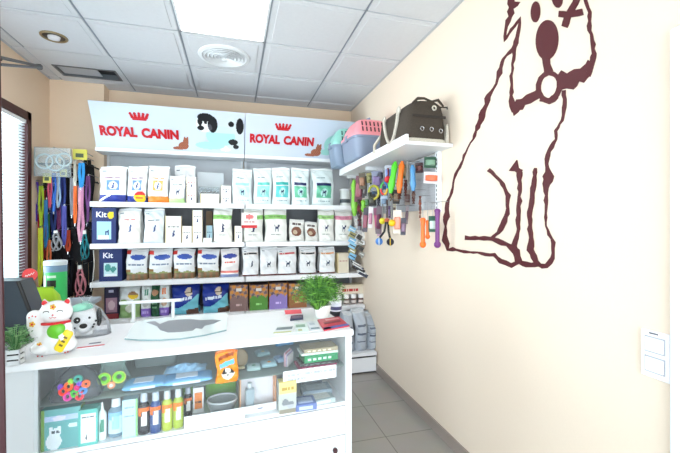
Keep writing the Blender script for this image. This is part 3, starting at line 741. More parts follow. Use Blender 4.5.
item('bag', 'S2', 305, 318, 222, photo, 'small treat bag with a brown picture, right of a pair', 'treat_bag', 'treat bag', 'small treat bags', d=.08)
item('bag', 'S2', 318.8, 334.6, 208.5, greenstripe(True, (.62, .8, .5)), 'narrow white bag with green band right of the small treat bags', PB, 'pet food bag', 'green banded bags')
item('bag', 'S2', 335.5, 352.5, 209.5, greenstripe(True, (.86, .55, .65)), 'white bag with pink band on the second shelf', PB, 'pet food bag', VB)
item('bag', 'S2', 354.5, 369, 214, vet((.5, .5, .5), (.6, .6, .62), None, 'stand', body=(.86, .86, .86)), 'greyish white bag at the right end of the second shelf', PB, 'pet food bag', VB)
# price card hanging at shelf divider
def pricecard(u, v):
    if v < .20 or (v > .55 and ((u-.5)/.3)**2+((v-.75)/.16)**2 < 1 and u > .3): return 'card', (.82, .16, .2) if v < .2 else (.86, .45, .45)
    if words(u, v, .15, .85, .40, .10, 4): return 'card', (.7, .3, .35)
    return 'card', (.95, .9, .88)
a, b = PY(241.5, 213, 3.70), PY(257, 228, 3.70)
t = thing('price_card', 'red and white price card hanging at the shelf divider', 'price card', ((a.x+b.x)/2, 3.70, b.z))
ps = split_grid(lambda u, v: ((u-.5)*(b.x-a.x), -.002, v*(a.z-b.z)), pricecard, 18, 16, card)
mb = ps['card']; mb.box(-(b.x-a.x)/2, (b.x-a.x)/2, -.0019, .002, 0, a.z-b.z, card((.93, .9, .88))); mb.build('card', t)
MB().tube([(0, .002, .1), (0, .03, .1), (0, .045, .05)], .003, METALW, 6).build('holder', t)
# row C
item('box', 'S3', 98.8, 122.3, 249.5, kit, 'dark blue starter carton with teal picture on the third shelf', BX, 'carton', 'blue starter cartons', textparts=kit_text, d=.16, rz=0)
BWL = ['leftmost of the four brown footed bags', 'second of the four brown footed bags', 'third of the four brown footed bags', 'rightmost of the four brown footed bags']
for k, (xa, xb) in enumerate(((125.3, 147.3), (148.3, 172), (173, 195), (197, 219.3))):
    item('bag', 'S3', xa, xb, 249.5, brown(), 'white bag with blue oval logo, '+BWL[k], PB, 'pet food bag', 'brown footed bags', d=.14)
item('bag', 'S3', 220.8, 239.3, 249, redblue, 'white bag with blue oval and red stripe right of the brown footed bags', PB, 'pet food bag', VB)
for xa, xb, tc, w_, s_ in ((242.5, 258.8, (.12, .12, .14), 'black text and sitting dog', 'dog'), (260, 277.3, (.35, .5, .55), 'grey text and standing dog', 'stand'), (278, 297, (.78, .15, .2), 'red text, the widest of five', 'stand'), (299.5, 316.3, (.12, .12, .14), 'black text and standing dog', 'stand'), (319.5, 335.5, (.9, .6, .35), 'orange text', 'stand')):
    def des(u, v, tc=tc, s_=s_):
        if .72 < v < .82 and tc != (.35, .5, .55): return 'label_panel', tc if words(u, v, .08, .92, .77, .06, 9) else (.9, .88, .86)
        if v < .04: return 'pouch', (.4, .15, .15)
        return vet((.92, .92, .92), (.15, .2, .32), None, s_)(u, v)
    item('bag', 'S3', xa, xb, 247.5, des, 'white pet food bag with '+w_+', third shelf', PB, 'pet food bag', 'third shelf right bay bags')
item('box', 'S3', 337.5, 348.8, 253, vetbox((.7, .3, .3), dog=False, body=(.90, .86, .78)), 'beige carton at the right end of the third shelf', BX, 'carton', VX, d=.1)
# row D
def dkbox(u, v):
    if .1 < u < .92 and .2 < v < .62:
        if ((u-.5)/.25)**2+((v-.4)/.13)**2 < 1: return 'label_panel', (.8, .7, .74)
        return 'label_panel', (.62, .48, .56)
    if v < .14: return 'carton', (.5, .15, .18)
    if words(u, v, .3, .7, .80, .08, 3): return 'carton', (.7, .7, .8)
    return 'carton', (.14, .12, .24)
item('box', 'S4', 104, 118.5, 285, dkbox, 'dark blue carton with pink picture, leftmost on the lowest long shelf', BX, 'carton', None, d=.14)
item('bag', 'S4', 118.8, 140, 285, puppybag, 'green and white bag with yellow picture behind the white rail', PB, 'pet food bag', 'small breed bags')
item('bag', 'S4', 140.8, 151.3, 284, tricolour((.35, .6, .5)), 'white bag with purple foot, left of the dark green bag', PB, 'pet food bag', 'purple footed bags')
item('bag', 'S4', 150.5, 159, 283.5, greenbag, 'narrow dark green bag between the two purple footed bags', PB, 'pet food bag', None, Y=3.79)
item('bag', 'S4', 158.8, 169.5, 283, tricolour((.92, .48, .2)), 'white bag with orange mark and purple foot, right of the dark green bag', PB, 'pet food bag', 'purple footed bags')
item('bag', 'S4', 171, 199.5, 285, bluebag, 'large royal blue bag with light blue foot, left of two', PB, 'pet food bag', 'royal blue bags', d=.16)
item('bag', 'S4', 202, 228.5, 284, bluebag, 'large royal blue bag with light blue foot, right of two', PB, 'pet food bag', 'royal blue bags', d=.16)
for xa, xb, c, n_ in ((229.5, 248, (.56, .45, .44), 'brown'), (249.3, 268, (.36, .60, .26), 'green'), (269, 287.5, (.60, .52, .80), 'purple'), (288.5, 307, (.62, .40, .25), 'rust orange')):
    item('box', 'S4', xa, xb, 284.5 if xa < 260 else 283, treatbox(c), n_+' treat carton with orange picture behind the counter', 'treat_carton', 'carton', 'coloured treat cartons', d=.12, rz=0)
# tray of jars
t = thing('jar_tray_carton', 'beige open carton with red lettering stacked on jars at right', 'carton', (PY(352, 285, 3.85).x, 3.90, SZ['S4']+.105))
make_box(.30, .10, .12, lambda u, v: ('carton', (.75, .2, .2) if words(u, v, .12, .72, .40, .28, 7) else ((.85, .8, .7) if v > .8 else (.90, .85, .77))), t, 40, 14)
for k in range(6):
    xx = PY(333+k*7.3, 298, 3.80).x
    t = thing('food_jar', ('small white-lidded jar, ' + ['leftmost', 'second', 'third', 'fourth', 'fifth', 'rightmost'][k] + ' in the row on the lowest long shelf'), 'jar', (xx, 3.85, SZ['S4']), 'white lidded jars')
    MB().loft([(0, .030, .030), (.05, .032, .032), (.06, .028, .028)], mat((.35, .22, .2), .3), 20).loft([(.012, .0325, .0325), (.040, .0335, .0335)], mat((.85, .82, .8), .4), 20, False).build('glass', t, True)
    MB().loft([(.06, .031, .031), (.092, .033, .033), (.102, .026, .026)], mat((.95, .95, .95), .35), 20).build('lid', t, True)
# silver bags on base deck
for k, (xa, xb, yt_, yb_, d_) in enumerate(((345.5, 355, 314, 352, .30), (356, 368.5, 311.5, 353, .34), (369, 378.5, 316, 352, .45))):
    Yb = 3.46; a, b = PY(xa, yt_, Yb), PY(xb, yt_, Yb)
    t = thing('large_food_sack', 'silver grey sack on the floor-level deck, '+['partly behind the counter', 'middle one with pointed top', 'closest to the cream wall'][k], 'sack', ((a.x+b.x)/2, Yb+d_/2, .205), 'silver sacks', 0)
    def sil(u, v, k=k):
        if v > .9: return 'top_seal', (.80, .82, .84)
        for q in (.62, .42, .24):
            if abs(v-q) < .022 and .15 < u < .85: return 'pouch', (.36, .39, .46)
            if k == 2 and abs(v-q-.06) < .012: return 'pouch', (.55, .57, .6)
        return 'pouch', (.70, .73, .77)
    make_bag((b.x-a.x), a.z-.205, d_, sil, t, basecol=(.70, .73, .77), sag=.3)
# ------------------------------------------------------------ right wall shelf + panel
WZ = 1.955; SYa, SYb = 2.106, 3.62; SX = 1.031
t = thing('wall_shelf', 'deep white shelf board on the right wall carrying the pet carriers', 'shelf', (1.2, 2.86, WZ))
SHW = mat((.92, .925, .935), .4, 'laminate')
MB().box(SX-1.2+.019, XR-.001-1.2, SYa-2.86, SYb-2.86, .0, .022, SHW).box(SX-1.2, SX-1.2+.02, SYa-2.86, SYb-2.86, -.0, .064, SHW, .002).build('board', t)
for y in (3.0, 3.55):
    MB().box(SX-1.2+.06, XR-1.2-.02, y-2.86-.004, y-2.86+.004, -.03, 0, METALW).build('bracket', t)
STOP = WZ+.022
t = thing('display_panel', 'grey perforated metal display panel with hooks below the wall shelf', 'display panel', (XR-.02, 2.9, 1.56))
MB().box(-.004, .004, -.64, .80, 0, .385, perforated_mat((.66, .67, .69), (.42, .43, .45), .02, .22)).build('perforated_sheet', t)
for y in (-.645, .03, .66):
    u_ = MB().box(-.012, .018, y-.016, y+.016, -.02, .392, METALW).build('upright', t)
    q = MB()
    for k in range(13): q.box(-.0128, -.0118, y-.004, y+.004, k*.03, k*.03+.017, mat((.2, .2, .22), .5))
    q.build('slots', u_)

# pet carriers
def carrier(loc, L, W, Ht, lid_c, body_c, label, rz=0):
    t = thing('pet_carrier', label, 'pet carrier', loc, 'plastic pet carriers', rz)
    bm_ = mat(body_c, .45); lm = mat(lid_c, .4); hb = Ht*.56
    MB().loft([(0, W*.40, L*.42, 6), (.012, W*.43, L*.45, 6), (hb*.5, W*.46, L*.475, 6), (hb-.02, W*.48, L*.49, 6), (hb-.018, W*.5, L*.505, 6), (hb, W*.5, L*.505, 6)], bm_, 40).build('base_tub', t, True)
    MB().loft([(hb, W*.505, L*.51, 6), (hb+.018, W*.505, L*.51, 6), (hb+.02, W*.48, L*.48, 6), (Ht*.80, W*.43, L*.43, 5), (Ht*.95, W*.36, L*.38, 4), (Ht, W*.30, L*.33, 4)], lm, 40).build('lid', t, True)
    # near-end vent slots in the lid
    dk = mat((.25, .12, .14), .6) if lid_c[0] > .8 else mat((.15, .3, .28), .6)
    for k in range(7):
        x = (k-3)*W*.095
        for r_ in range(2):
            z0 = hb+.035+r_*.055*Ht/.37; z1 = z0+.042*Ht/.37
            f0 = (z0-hb-.02)/(Ht*.8-hb-.02); f1 = (z1-hb-.02)/(Ht*.8-hb-.02)
            y0 = -(L*.48-(L*.05)*f0)-.001; y1 = -(L*.48-(L*.05)*f1)-.001
            q = MB(); q.add([(x-.006, y0, z0), (x+.006, y0, z0), (x+.006, y1, z1), (x-.006, y1, z1), (x-.006, y0-.002, z0), (x+.006, y0-.002, z0), (x+.006, y1-.002, z1), (x-.006, y1-.002, z1)], [(0, 1, 2, 3), (4, 5, 6, 7), (0, 1, 5, 4), (1, 2, 6, 5), (2, 3, 7, 6), (3, 0, 4, 7)], dk); q.build('vent_slot', t)
    for s in (-1, 1): MB().box(s*W*.5-.008, s*W*.5+.008, -.03, .03, hb-.03, hb+.03, bm_, .004).build('latch', t)
    MB().tube([(0, -.08, Ht-.005), (0, -.075, Ht+.03), (0, 0, Ht+.038), (0, .075, Ht+.03), (0, .08, Ht-.005)], .010, bm_, 10).build('handle', t, True)
    return t
carrier((1.155, 3.16, STOP+.045), .44, .385, .345, (.96, .60, .64), (.52, .57, .66), 'pet carrier with pink lid and grey-blue base on the wall shelf', .02)
carrier((1.12, 3.535, STOP+.045), .28, .42, .37, (.56, .80, .76), (.50, .57, .66), 'mint-lidded pet carrier behind the pink one at the shelf end', .0)

# brown carry bag
t = thing('pet_carry_bag', 'brown canvas pet carry bag with white rope handles on the wall shelf', 'bag', (1.195, 2.375, STOP+.001))
BRN = mat((.27, .235, .20), .85, 'cloth'); ROPE = mat((.80, .77, .72), .8, 'cloth'); CRM = mat((.83, .80, .74), .8, 'cloth')
W_, L_2, H_ = .150, .245, .265
MB().loft([(-.0, W_*.92, L_2*.95, 7), (.02, W_, L_2, 7), (.10, W_*1.02, L_2*1.01, 6), (.20, W_*.96, L_2*.99, 6), (.25, W_*.84, L_2*.96, 5, .01, 0), (.275, W_*.62, L_2*.92, 4, .012), (.283, W_*.3, L_2*.8, 3, .012)], BRN, 48).build('body', t, True)
MB().loft([(.0, W_*.94, L_2*.97, 7), (.004, W_*1.02, L_2*1.02, 7), (.022, W_*1.03, L_2*1.025, 7), (.028, W_*1.0, L_2*1.0, 7)], CRM, 48).build('bottom_trim', t, True)
q = MB(); q.tube([(-.10, -.235, .250), (-.06, -.228, .285), (-.01, -.222, .292), (.04, -.225, .275), (.09, -.222, .290), (.125, -.232, .248)], [.007, .010, .008, .007, .010, .006], BRN, 10); q.build('opening_rim', t, True)
q = MB().box(-.11, .13, -.2535, -.250, .160, .176, mat((.2, .17, .15), .8, 'cloth')).build('zip_band', t)
for x, z in ((-.045, .085), (.022, .085), (.088, .078)):
    MB().torus((x, -.2585, z), .012, .0035, CHROME, 'y', seg=18).build('grommet', t, True)
q = MB(); q.loft([(.005, .016, .022, 4, .146, -.225), (.06, .012, .022, 4, .150, -.225), (.13, .007, .02, 4, .148, -.225)], CRM, 16); q.build('corner_trim', t, True)
MB().torus((.045, -.2520, .225), .013, .005, CRM, 'y', seg=18).build('snap_button', t, True)
for y in (-.02,):
    pts = [(-W_-.006, y-.12+.24*k/16, .225-.19*math.sin(PI*k/16)**.7) for k in range(17)]
    MB().tube(pts, .012, ROPE, 10).build('rope_handle', t, True)
    for s in (-.12, .12):
        MB().sphere((-W_-.002, y+s, .228), (.012, .022, .026), ROPE, 12, 8).build('handle_tab', t, True)
pts = [(-W_-.006+.0, .24, .11), (-W_-.02, .262, .05), (-W_-.015, .265, .0)]
MB().tube([(-W_*.8, .235, .15), (-W_-.012, .27, .08), (-W_-.014, .262, .02)], .012, CRM, 8).build('end_strap', t, True)
MB().tube([(.10, -.235, .24), (.150, -.235, .243), (.160, -.22, .238)], .005, BRN, 8).build('side_clip', t, True)

# ------------------------------------------------------------ toys on the right wall
HOOKM = STEEL
def hook(px, py, X, why):
    """wire peg from the panel out to X, at the given pixel height; returns the peg point"""
    p = PX(px, py, X); z = min(p.z, 1.925)
    return Vector((X, p.y, z))
def hang(name, label, cat, px, ytop, X, group=None):
    p = hook(px, ytop, X, '')
    zz = max(p.z, 1.575)
    return thing(name, label, cat, p, group)
def peg(t, name='hook'):
    # wire hook belongs to the hung pack: from pack's eyelet to the panel
    x = XR-.024-t.location.x
    MB().tube([(-.004, 0, .010), (0, 0, .002), (.02, 0, .0), (x, 0, .0)], .0022, HOOKM, 6).build('hook_wire', t, True)
def px_h(px, y0, y1, X): return PX(px, y0, X).z-PX(px, y1, X).z
def px_w(x0, x1, y, X): 
    d = ray((x0+x1)/2, y); return 1.12*(x1-x0)/FPX*(X/d.x)
TY = 'pet toys hanging below the wall shelf'
VD = Vector((-.35, -.94, 0)).normalized()
def face(t, px, py):   # orient so local -Y looks toward the shop
    t.rotation_euler[2] = math.radians(-24)
def cardpack(x0, x1, y0, y1, X, c1, c2, label, name='carded_toy', toy=None):
    px = (x0+x1)/2; t = hang(name, label, 'toy pack', px, y0, X, TY); h = PX(px, y0, X).z-PX(px, y1, X).z; w = px_w(x0, x1, (y0+y1)/2, X)
    face(t, px, y0)
    MB().box(-w/2, w/2, -.002, .002, -h, .0, mat(c1, .5)).build('backing_card', t); t.rotation_euler[1] = random.uniform(-.09, .09)
    q = MB(); q.loft([(-h*.82, w*.30, .012, 3), (-h*.78, w*.40, .02, 3), (-h*.34, w*.40, .02, 3), (-h*.30, w*.30, .012, 3)], mat(c2, .35), 20)
    o = q.build('toy', t, True); o.location = (0, -.018, 0)
    return t
def longtoy(x0, x1, y0, y1, X, c, label, name, bend=.0, ends=0):
    px = (x0+x1)/2; t = hang(name, label, 'toy', px, y0, X, TY); h = PX(px, y0, X).z-PX(px, y1, X).z; w = px_w(x0, x1, (y0+y1)/2, X); face(t, px, y0)
    m = mat(c, .4)
    if ends:   # bone with a bulb end
        MB().tube([(0, 0, -.01), (bend*.5, 0, -h*.3), (bend, 0, -h+w*.5)], [w*.40, w*.30, w*.32], m, 14).build('shaft', t, True)
        MB().sphere((bend, 0, -h+w*.5), (w*.5, w*.42, w*.52), m).build('bulb_end', t, True)
        MB().sphere((0, 0, -.012), (w*.45, w*.36, w*.34), m).build('knob_end', t, True)
    else:
        MB().tube([(0, 0, 0), (bend*.2, 0, -h*.15), (bend*.5, 0, -h*.4), (bend, 0, -h*.75), (bend*1.2, 0, -h)], [w*.16, w*.42, w*.34, w*.46, w*.2], m, 12).build('body', t, True)
        MB().tube([(0, 0, .006), (0, 0, -.02)], .003, STEEL, 6).build('loop', t)
    return t
def ropetoy(x0, x1, y0, y1, X, cs, label):
    px = (x0+x1)/2; t = hang('rope_toy', label, 'rope toy', px, y0, X, TY); h = px_h(px, y0, y1, X); w = px_w(x0, x1, (y0+y1)/2, X); face(t, px, y0)
    for s in range(2):
        q = MB(); pts = []
        for k in range(22):
            f = k/21; a = f*9+s*PI; pts.append((w*.16*math.cos(a), w*.16*math.sin(a), -f*h*.8))
        q.tube(pts, w*.14, mat(cs[s % len(cs)], .85, 'cloth'), 8); q.build('strand', t, True)
    MB().sphere((0, 0, -h*.35), w*.36, mat(cs[0], .85, 'cloth')).build('knot', t, True)
    q = MB()
    for k in range(9):
        a = k*.7; q.tube([(0, 0, -h*.78), (w*.22*math.cos(a), w*.22*math.sin(a), -h)], w*.05, mat(cs[k % len(cs)], .85, 'cloth'), 5)
    q.build('tassel', t, True)
def ringtoy(x0, x1, y0, y1, X, cs, label):
    px = (x0+x1)/2; t = hang('ring_toy', label, 'ring toy', px, y0, X, TY); h = px_h(px, y0, y1, X); w = px_w(x0, x1, (y0+y1)/2, X); face(t, px, y0)
    n = len(cs)
    for i, c in enumerate(cs):
        pts = [(w*.42*math.cos(a), 0, -h*.55+h*.38*math.sin(a)) for a in [2*PI*(i+k/6)/n for k in range(7)]]
        MB().tube(pts, w*.11, mat(c, .45), 10).build('ring_segment', t, True)
    MB().tube([(0, 0, 0), (0, 0, -h*.18)], .003, STEEL, 6).build('loop', t)
def balltoy(px, y0, yb, r_px, X, c, label, stem=(.1, .1, .1)):
    t = hang('ball_toy', label, 'ball toy', px, y0, X, TY); h = px_h(px, y0, yb, X); r = px_w(0, r_px, y0, X); face(t, px, y0)
    r = px_w(px, px+r_px, yb, X)
    MB().sphere((0, 0, -h), r, mat(c, .4)).build('ball', t, True)
    MB().tube([(0, 0, 0), (.003, 0, -h*.5), (0, 0, -h+r*.9)], .006, mat(stem, .8, 'cloth'), 8).build('cord', t, True)
def ztoy(*a): pass
T1 = 1.22
cardpack(425, 435.5, 157, 168, 1.30, (.10, .30, .2), (.45, .6, .5), 'dark green toy pack beside the slotted upright')
cardpack(425, 438, 172, 183.5, 1.30, (.88, .88, .9), (.92, .42, .25), 'white pack with orange toy below the dark green pack')
cardpack(415.5, 422.5, 163, 173, 1.28, (.25, .12, .14), (.4, .2, .2), 'dark maroon toy pack left of the green pack')
longtoy(409.5, 415.5, 165, 191, 1.22, (.33, .58, .78), 'light blue strap toy hanging near the orange toy', 'strap_toy', .004)
longtoy(399, 405.5, 156, 188, 1.20, (.96, .47, .12), 'bright orange curved rubber toy in the upper row', 'rubber_toy', -.02)
longtoy(392, 399, 155.5, 187, 1.16, (.33, .82, .18), 'bright green curved rubber toy in the upper row', 'rubber_toy', -.03)
longtoy(405.5, 409.5, 156, 178, 1.24, (.6, .58, .55), 'thin grey toy right of the orange rubber toy', 'rubber_toy', 0)
cardpack(385, 391.5, 162, 175.5, 1.18, (.86, .88, .93), (.5, .6, .85), 'white and blue toy pack left of the green rubber toy')
balltoy(388, 168, 179.5, 3.2, 1.14, (.82, .12, .2), 'red ball toy under the white and blue pack', (.5, .1, .1))
ringtoy(380.5, 387.5, 180, 195.5, 1.12, [(.2, .5, .85), (.25, .7, .3), (.9, .2, .2), (.95, .75, .15)], 'rainbow ring toy with blue green red and yellow segments')
ropetoy(388, 395, 184, 201, 1.17, [(.2, .16, .14), (.5, .42, .3)], 'dark rope toy under the green rubber toy')
ropetoy(396, 403, 184, 199, 1.20, [(.45, .24, .16), (.3, .16, .12)], 'reddish brown rope toy under the orange rubber toy')
ropetoy(403, 408, 180, 196, 1.22, [(.3, .14, .12), (.4, .2, .15)], 'dark brown rope toy behind the orange rubber toy')
ringtoy(368.5, 379, 183, 200, 1.12, [(.72, .7, .2), (.62, .62, .2), (.22, .25, .15), (.75, .7, .25)], 'olive yellow square ring toy')
cardpack(372, 381, 171, 190, 1.16, (.55, .57, .66), (.5, .42, .6), 'grey and violet toy pack left of the rainbow ring')
cardpack(366.5, 371.5, 173, 183, 1.14, (.6, .57, .36), (.5, .5, .3), 'khaki toy pack in the upper row')
cardpack(356.5, 363.5, 176, 202, 1.12, (.46, .28, .34), (.6, .35, .4), 'mauve toy pack near the back shelves')
cardpack(363.5, 367.5, 176, 198, 1.16, (.28, .26, .27), (.4, .38, .38), 'charcoal toy pack near the back shelves')
longtoy(360.5, 366, 200, 212, 1.13, (.48, .75, .2), 'lime green toy under the mauve pack', 'rubber_toy', 0)
longtoy(350.5, 357.5, 180, 216, 1.09, (.48, .74, .22), 'lime green long toy hanging by the top shelf bags', 'strap_toy', .005)
ropetoy(356, 363, 200, 226, 1.10, [(.42, .16, .2), (.25, .2, .2)], 'maroon rope toy hanging by the back shelves')
# lower row, on long drops
cardpack(369, 373, 207, 228, 1.16, (.92, .9, .9), (.75, .5, .6), 'narrow white toy card in the lower row')
cardpack(373.5, 377.5, 208, 232, 1.18, (.55, .3, .42), (.7, .3, .45), 'plum coloured toy card in the lower row')
cardpack(364, 368.5, 208, 232, 1.14, (.3, .28, .33), (.62, .35, .42), 'dark grey toy card in the lower row')
cardpack(377, 382, 206, 234, 1.20, (.48, .42, .46), (.4, .2, .3), 'greyish purple toy card behind the yellow balls')
balltoy(382.5, 200, 221, 3.0, 1.15, (.90, .85, .2), 'left yellow ball toy of the lower row', (.5, .5, .5))
balltoy(387, 200, 220.5, 2.4, 1.17, (.85, .35, .12), 'small orange ball toy between two yellow balls', (.3, .2, .15))
balltoy(392, 200, 223, 3.2, 1.15, (.96, .76, .1), 'right yellow ball toy of the lower row', (.5, .5, .5))
for (px0, px1, py0, py1, bc, lab) in ((381, 386.5, 241, 0, (.30, .5, .78), 'blue ball tug toy hanging lowest at left'), (389, 389, 242, 0, (.12, .14, .22), 'black and blue ball tug toy hanging lowest at right')):
    X = 1.13 if px0 < 387 else 1.16; t = hang('tug_toy', lab, 'tug toy', 386 if px0 < 387 else 388, 222, X, TY); face(t, 0, 0)
    p = PX(px0, py0, X); dz = p.z-t.location.z; dx = px_w(387, px0, 240, X) if px0 > 387 else -px_w(px0, 387, 240, X)
    r = .029
    MB().tube([(0, 0, 0), (dx*.25, 0, dz*.5), (dx, 0, dz+r*.8)], .0085, BLACK, 10).build('handle_strap', t, True)
    MB().sphere((dx, -.0, dz), r, mat(bc, .45)).build('ball', t, True)
    MB().torus((dx, 0, dz), r*1.0, .004, mat((.9, .75, .25), .5) if px0 > 387 else mat((.8, .85, .9), .5), 'x').build('band', t, True)
cardpack(393.5, 401, 210, 233.5, 1.20, (.92, .88, .82), (.93, .6, .5), 'cream and pink toy card in the lower row')
cardpack(401.5, 406, 218, 235, 1.24, (.28, .27, .33), (.5, .4, .5), 'slate toy card right of the cream card')
longtoy(420, 425.8, 218, 247.8, 1.24, (.97, .45, .12), 'orange rubber bone hanging in front, the longer one', 'rubber_bone', .0, 1)
longtoy(425.5, 429.8, 220, 239, 1.27, (.95, .45, .15), 'shorter orange rubber bone behind the longer one', 'rubber_bone', .0, 1)
longtoy(434.3, 440.5, 209, 248, 1.27, (.45, .2, .48), 'purple rubber bone hanging beside the dog decal', 'rubber_bone', .0, 1)
cardpack(429, 435.5, 216, 232, 1.29, (.12, .36, .28), (.8, .88, .86), 'dark green and white toy pack beside the purple bone')
ropetoy(418, 422, 196, 218, 1.26, [(.55, .3, .22), (.42, .25, .2)], 'brown strap above the orange bone')
ropetoy(411, 416, 190, 204, 1.24, [(.42, .32, .28), (.35, .2, .18)], 'brown rope toy under the light blue strap')
ropetoy(376, 381, 192, 206, 1.17, [(.15, .15, .25), (.3, .3, .35)], 'navy rope toy below the grey violet pack')
cardpack(381, 387, 196, 206, 1.17, (.72, .78, .85), (.4, .5, .6), 'pale blue toy pack under the rainbow ring')
cardpack(368.5, 375, 192, 206, 1.18, (.16, .16, .16), (.3, .3, .25), 'black toy pack behind the olive ring')
EX = [(359, 365, 166, 182, (.40,.36,.30), (.62,.45,.35), 'brown and tan toy pack high near the back shelves'), (369, 374, 166, 178, (.25,.30,.25), (.55,.62,.35), 'moss green toy pack high behind the khaki one'),
 (377, 383, 164, 176, (.70,.70,.72), (.25,.25,.32), 'light grey pack with black toy in the upper row'), (383, 388, 186, 199, (.30,.45,.62), (.85,.82,.75), 'denim blue pack behind the rainbow ring'),
 (388, 394, 160, 172, (.35,.2,.22), (.8,.3,.3), 'wine red pack behind the green rubber toy'), (394, 400, 190, 204, (.22,.2,.2), (.55,.45,.35), 'black and beige pack under the orange rubber toy'),
 (402, 408, 160, 174, (.30,.38,.25), (.62,.5,.35), 'olive brown pack right of the orange rubber toy'), (415, 420, 172, 190, (.45,.25,.22), (.6,.35,.3), 'rusty pack below the dark maroon one'),
 (405, 410, 190, 205, (.5,.45,.42), (.35,.22,.2), 'taupe pack below the thin grey toy'), (360, 364, 186, 198, (.55,.3,.4), (.3,.2,.25), 'rose pack in front of the mauve one'),
 (373, 378, 180, 194, (.2,.3,.42), (.75,.75,.7), 'petrol blue pack between ring toys'), (365, 369, 196, 208, (.62,.62,.6), (.3,.5,.3), 'silver and green pack by the lime toy'),
 (386, 390, 206, 218, (.35,.25,.4), (.6,.5,.7), 'violet pack above the small orange ball'), (378, 382, 210, 236, (.75,.6,.68), (.5,.25,.35), 'pale pink pack left of the yellow balls'),
 (406, 409, 206, 224, (.55,.5,.52), (.4,.3,.35), 'slim grey pack right of the slate card'), (357, 361, 214, 234, (.7,.7,.7), (.45,.45,.5), 'pale grey pack below the maroon rope toy'),
 (392, 396, 204, 216, (.75,.72,.62), (.4,.3,.25), 'straw coloured pack above the right yellow ball')]
for k, (a_, b_, c_, d_, e_, f_, l_) in enumerate(EX): cardpack(a_, b_, c_, d_, (1.10+.004*(a_-355))+.03*(k % 2), e_, f_, l_)
# every hung toy gets its wire from the panel / shelf
for o in [o for o in C.objects if o.get('group') == TY]:
    z0 = o.location.z
    loc = o.location
    # world-aligned wire parented: undo rotation
    R_ = Matrix.Rotation(-o.rotation_euler[2], 4, 'Z')
    zt_ = max(z0, 1.60); 
    pts = [(0, 0, -.004), (0, 0, zt_-z0+.0), (.012, 0, zt_-z0+.003), (XR-.020-loc.x, 0, zt_-z0+.003)]
    MB().tube([R_ @ Vector(p) for p in pts], .0016, HOOKM, 5).build('hook_wire', o)

# clip strips of sachets at the shelf ends
def clipstrip(px0, py0, px1, py1, n, cols, label, Y=3.60, w=.075, hh=.06):
    p = PY(px0, py0, Y); t = thing('sachet_clip_strip', label, 'clip strip', p, 'sachet clip strips')
    q = PY(px1, py1, Y)-p
    MB().strap([(0, .006, .02), tuple(q*.5+Vector((0, .006, 0))), tuple(q+Vector((0, .006, 0)))], .012, .0015, METALW).build('strip', t)
    for k in range(n):
        f = (k+.3)/n; c = q*f; mb = MB(); a = -.5
        mb.M = Matrix.Translation(c+Vector((0, -.006-.003*(k % 2), 0))) @ Matrix.Rotation(.5, 4, 'Y')
        mb.loft([(-hh*.5, w*.5, .001, 8), (-hh*.4, w*.5, .005, 8), (0, w*.48, .008, 6), (hh*.4, w*.5, .005, 8), (hh*.5, w*.5, .001, 8)], mat(cols[k % len(cols)], .35), 24)
        mb.box(-w*.4, w*.4, -.0095, -.0075, -hh*.1, hh*.08, mat((.9, .92, .93), .4) if k % 2 == 0 else mat((.15, .15, .17), .5))
        mb.build('sachet', t, True)
clipstrip(352, 228, 352, 260, 6, [(.58, .78, .90), (.62, .60, .42), (.50, .73, .88)], 'strip of light blue sachets clipped to the shelf end')
clipstrip(355, 262, 364, 276, 6, [(.22, .22, .24), (.80, .80, .80), (.30, .32, .40)], 'strip of black and white sachets below the blue ones', w=.11, hh=.035)
clipstrip(358, 230, 362, 258, 5, [(.62, .62, .60), (.30, .3, .3)], 'strip of grey sachets beside the blue ones', Y=3.68, w=.06, hh=.05)

# ------------------------------------------------------------ leash rack at left
RZ0 = 2.02
t = thing('leash_rack', 'dark metal wall rack holding leashes beside the window', 'rack', (-1.47, 4.0, 0))
MB().tube([(-.2, .125, 2.0), (-.2, -.1, 2.0)], .006, BLACK, 8).tube([(.2, .125, 2.0), (.2, -.1, 2.0)], .006, BLACK, 8).build('bracket', t)
MB().tube([(-.205, -.1, 2.0), (.225, -.1, 2.0)], .007, BLACK, 8).build('front_rail', t)
MB().tube([(-.205, .02, 1.86), (.225, .02, 1.86)], .007, BLACK, 8).tube([(-.2, .02, 1.86), (-.2, .125, 1.86)], .006, BLACK, 8).tube([(.2, .02, 1.86), (.2, .125, 1.86)], .006, BLACK, 8).build('lower_rail', t)
MB().tube([(-.205, .04, 1.45), (.225, .04, 1.45)], .007, BLACK, 8).tube([(-.2, .04, 1.45), (-.2, .125, 1.45)], .006, BLACK, 8).tube([(.2, .04, 1.45), (.2, .125, 1.45)], .006, BLACK, 8).build('middle_rail', t)
LG = 'leashes hanging beside the window'
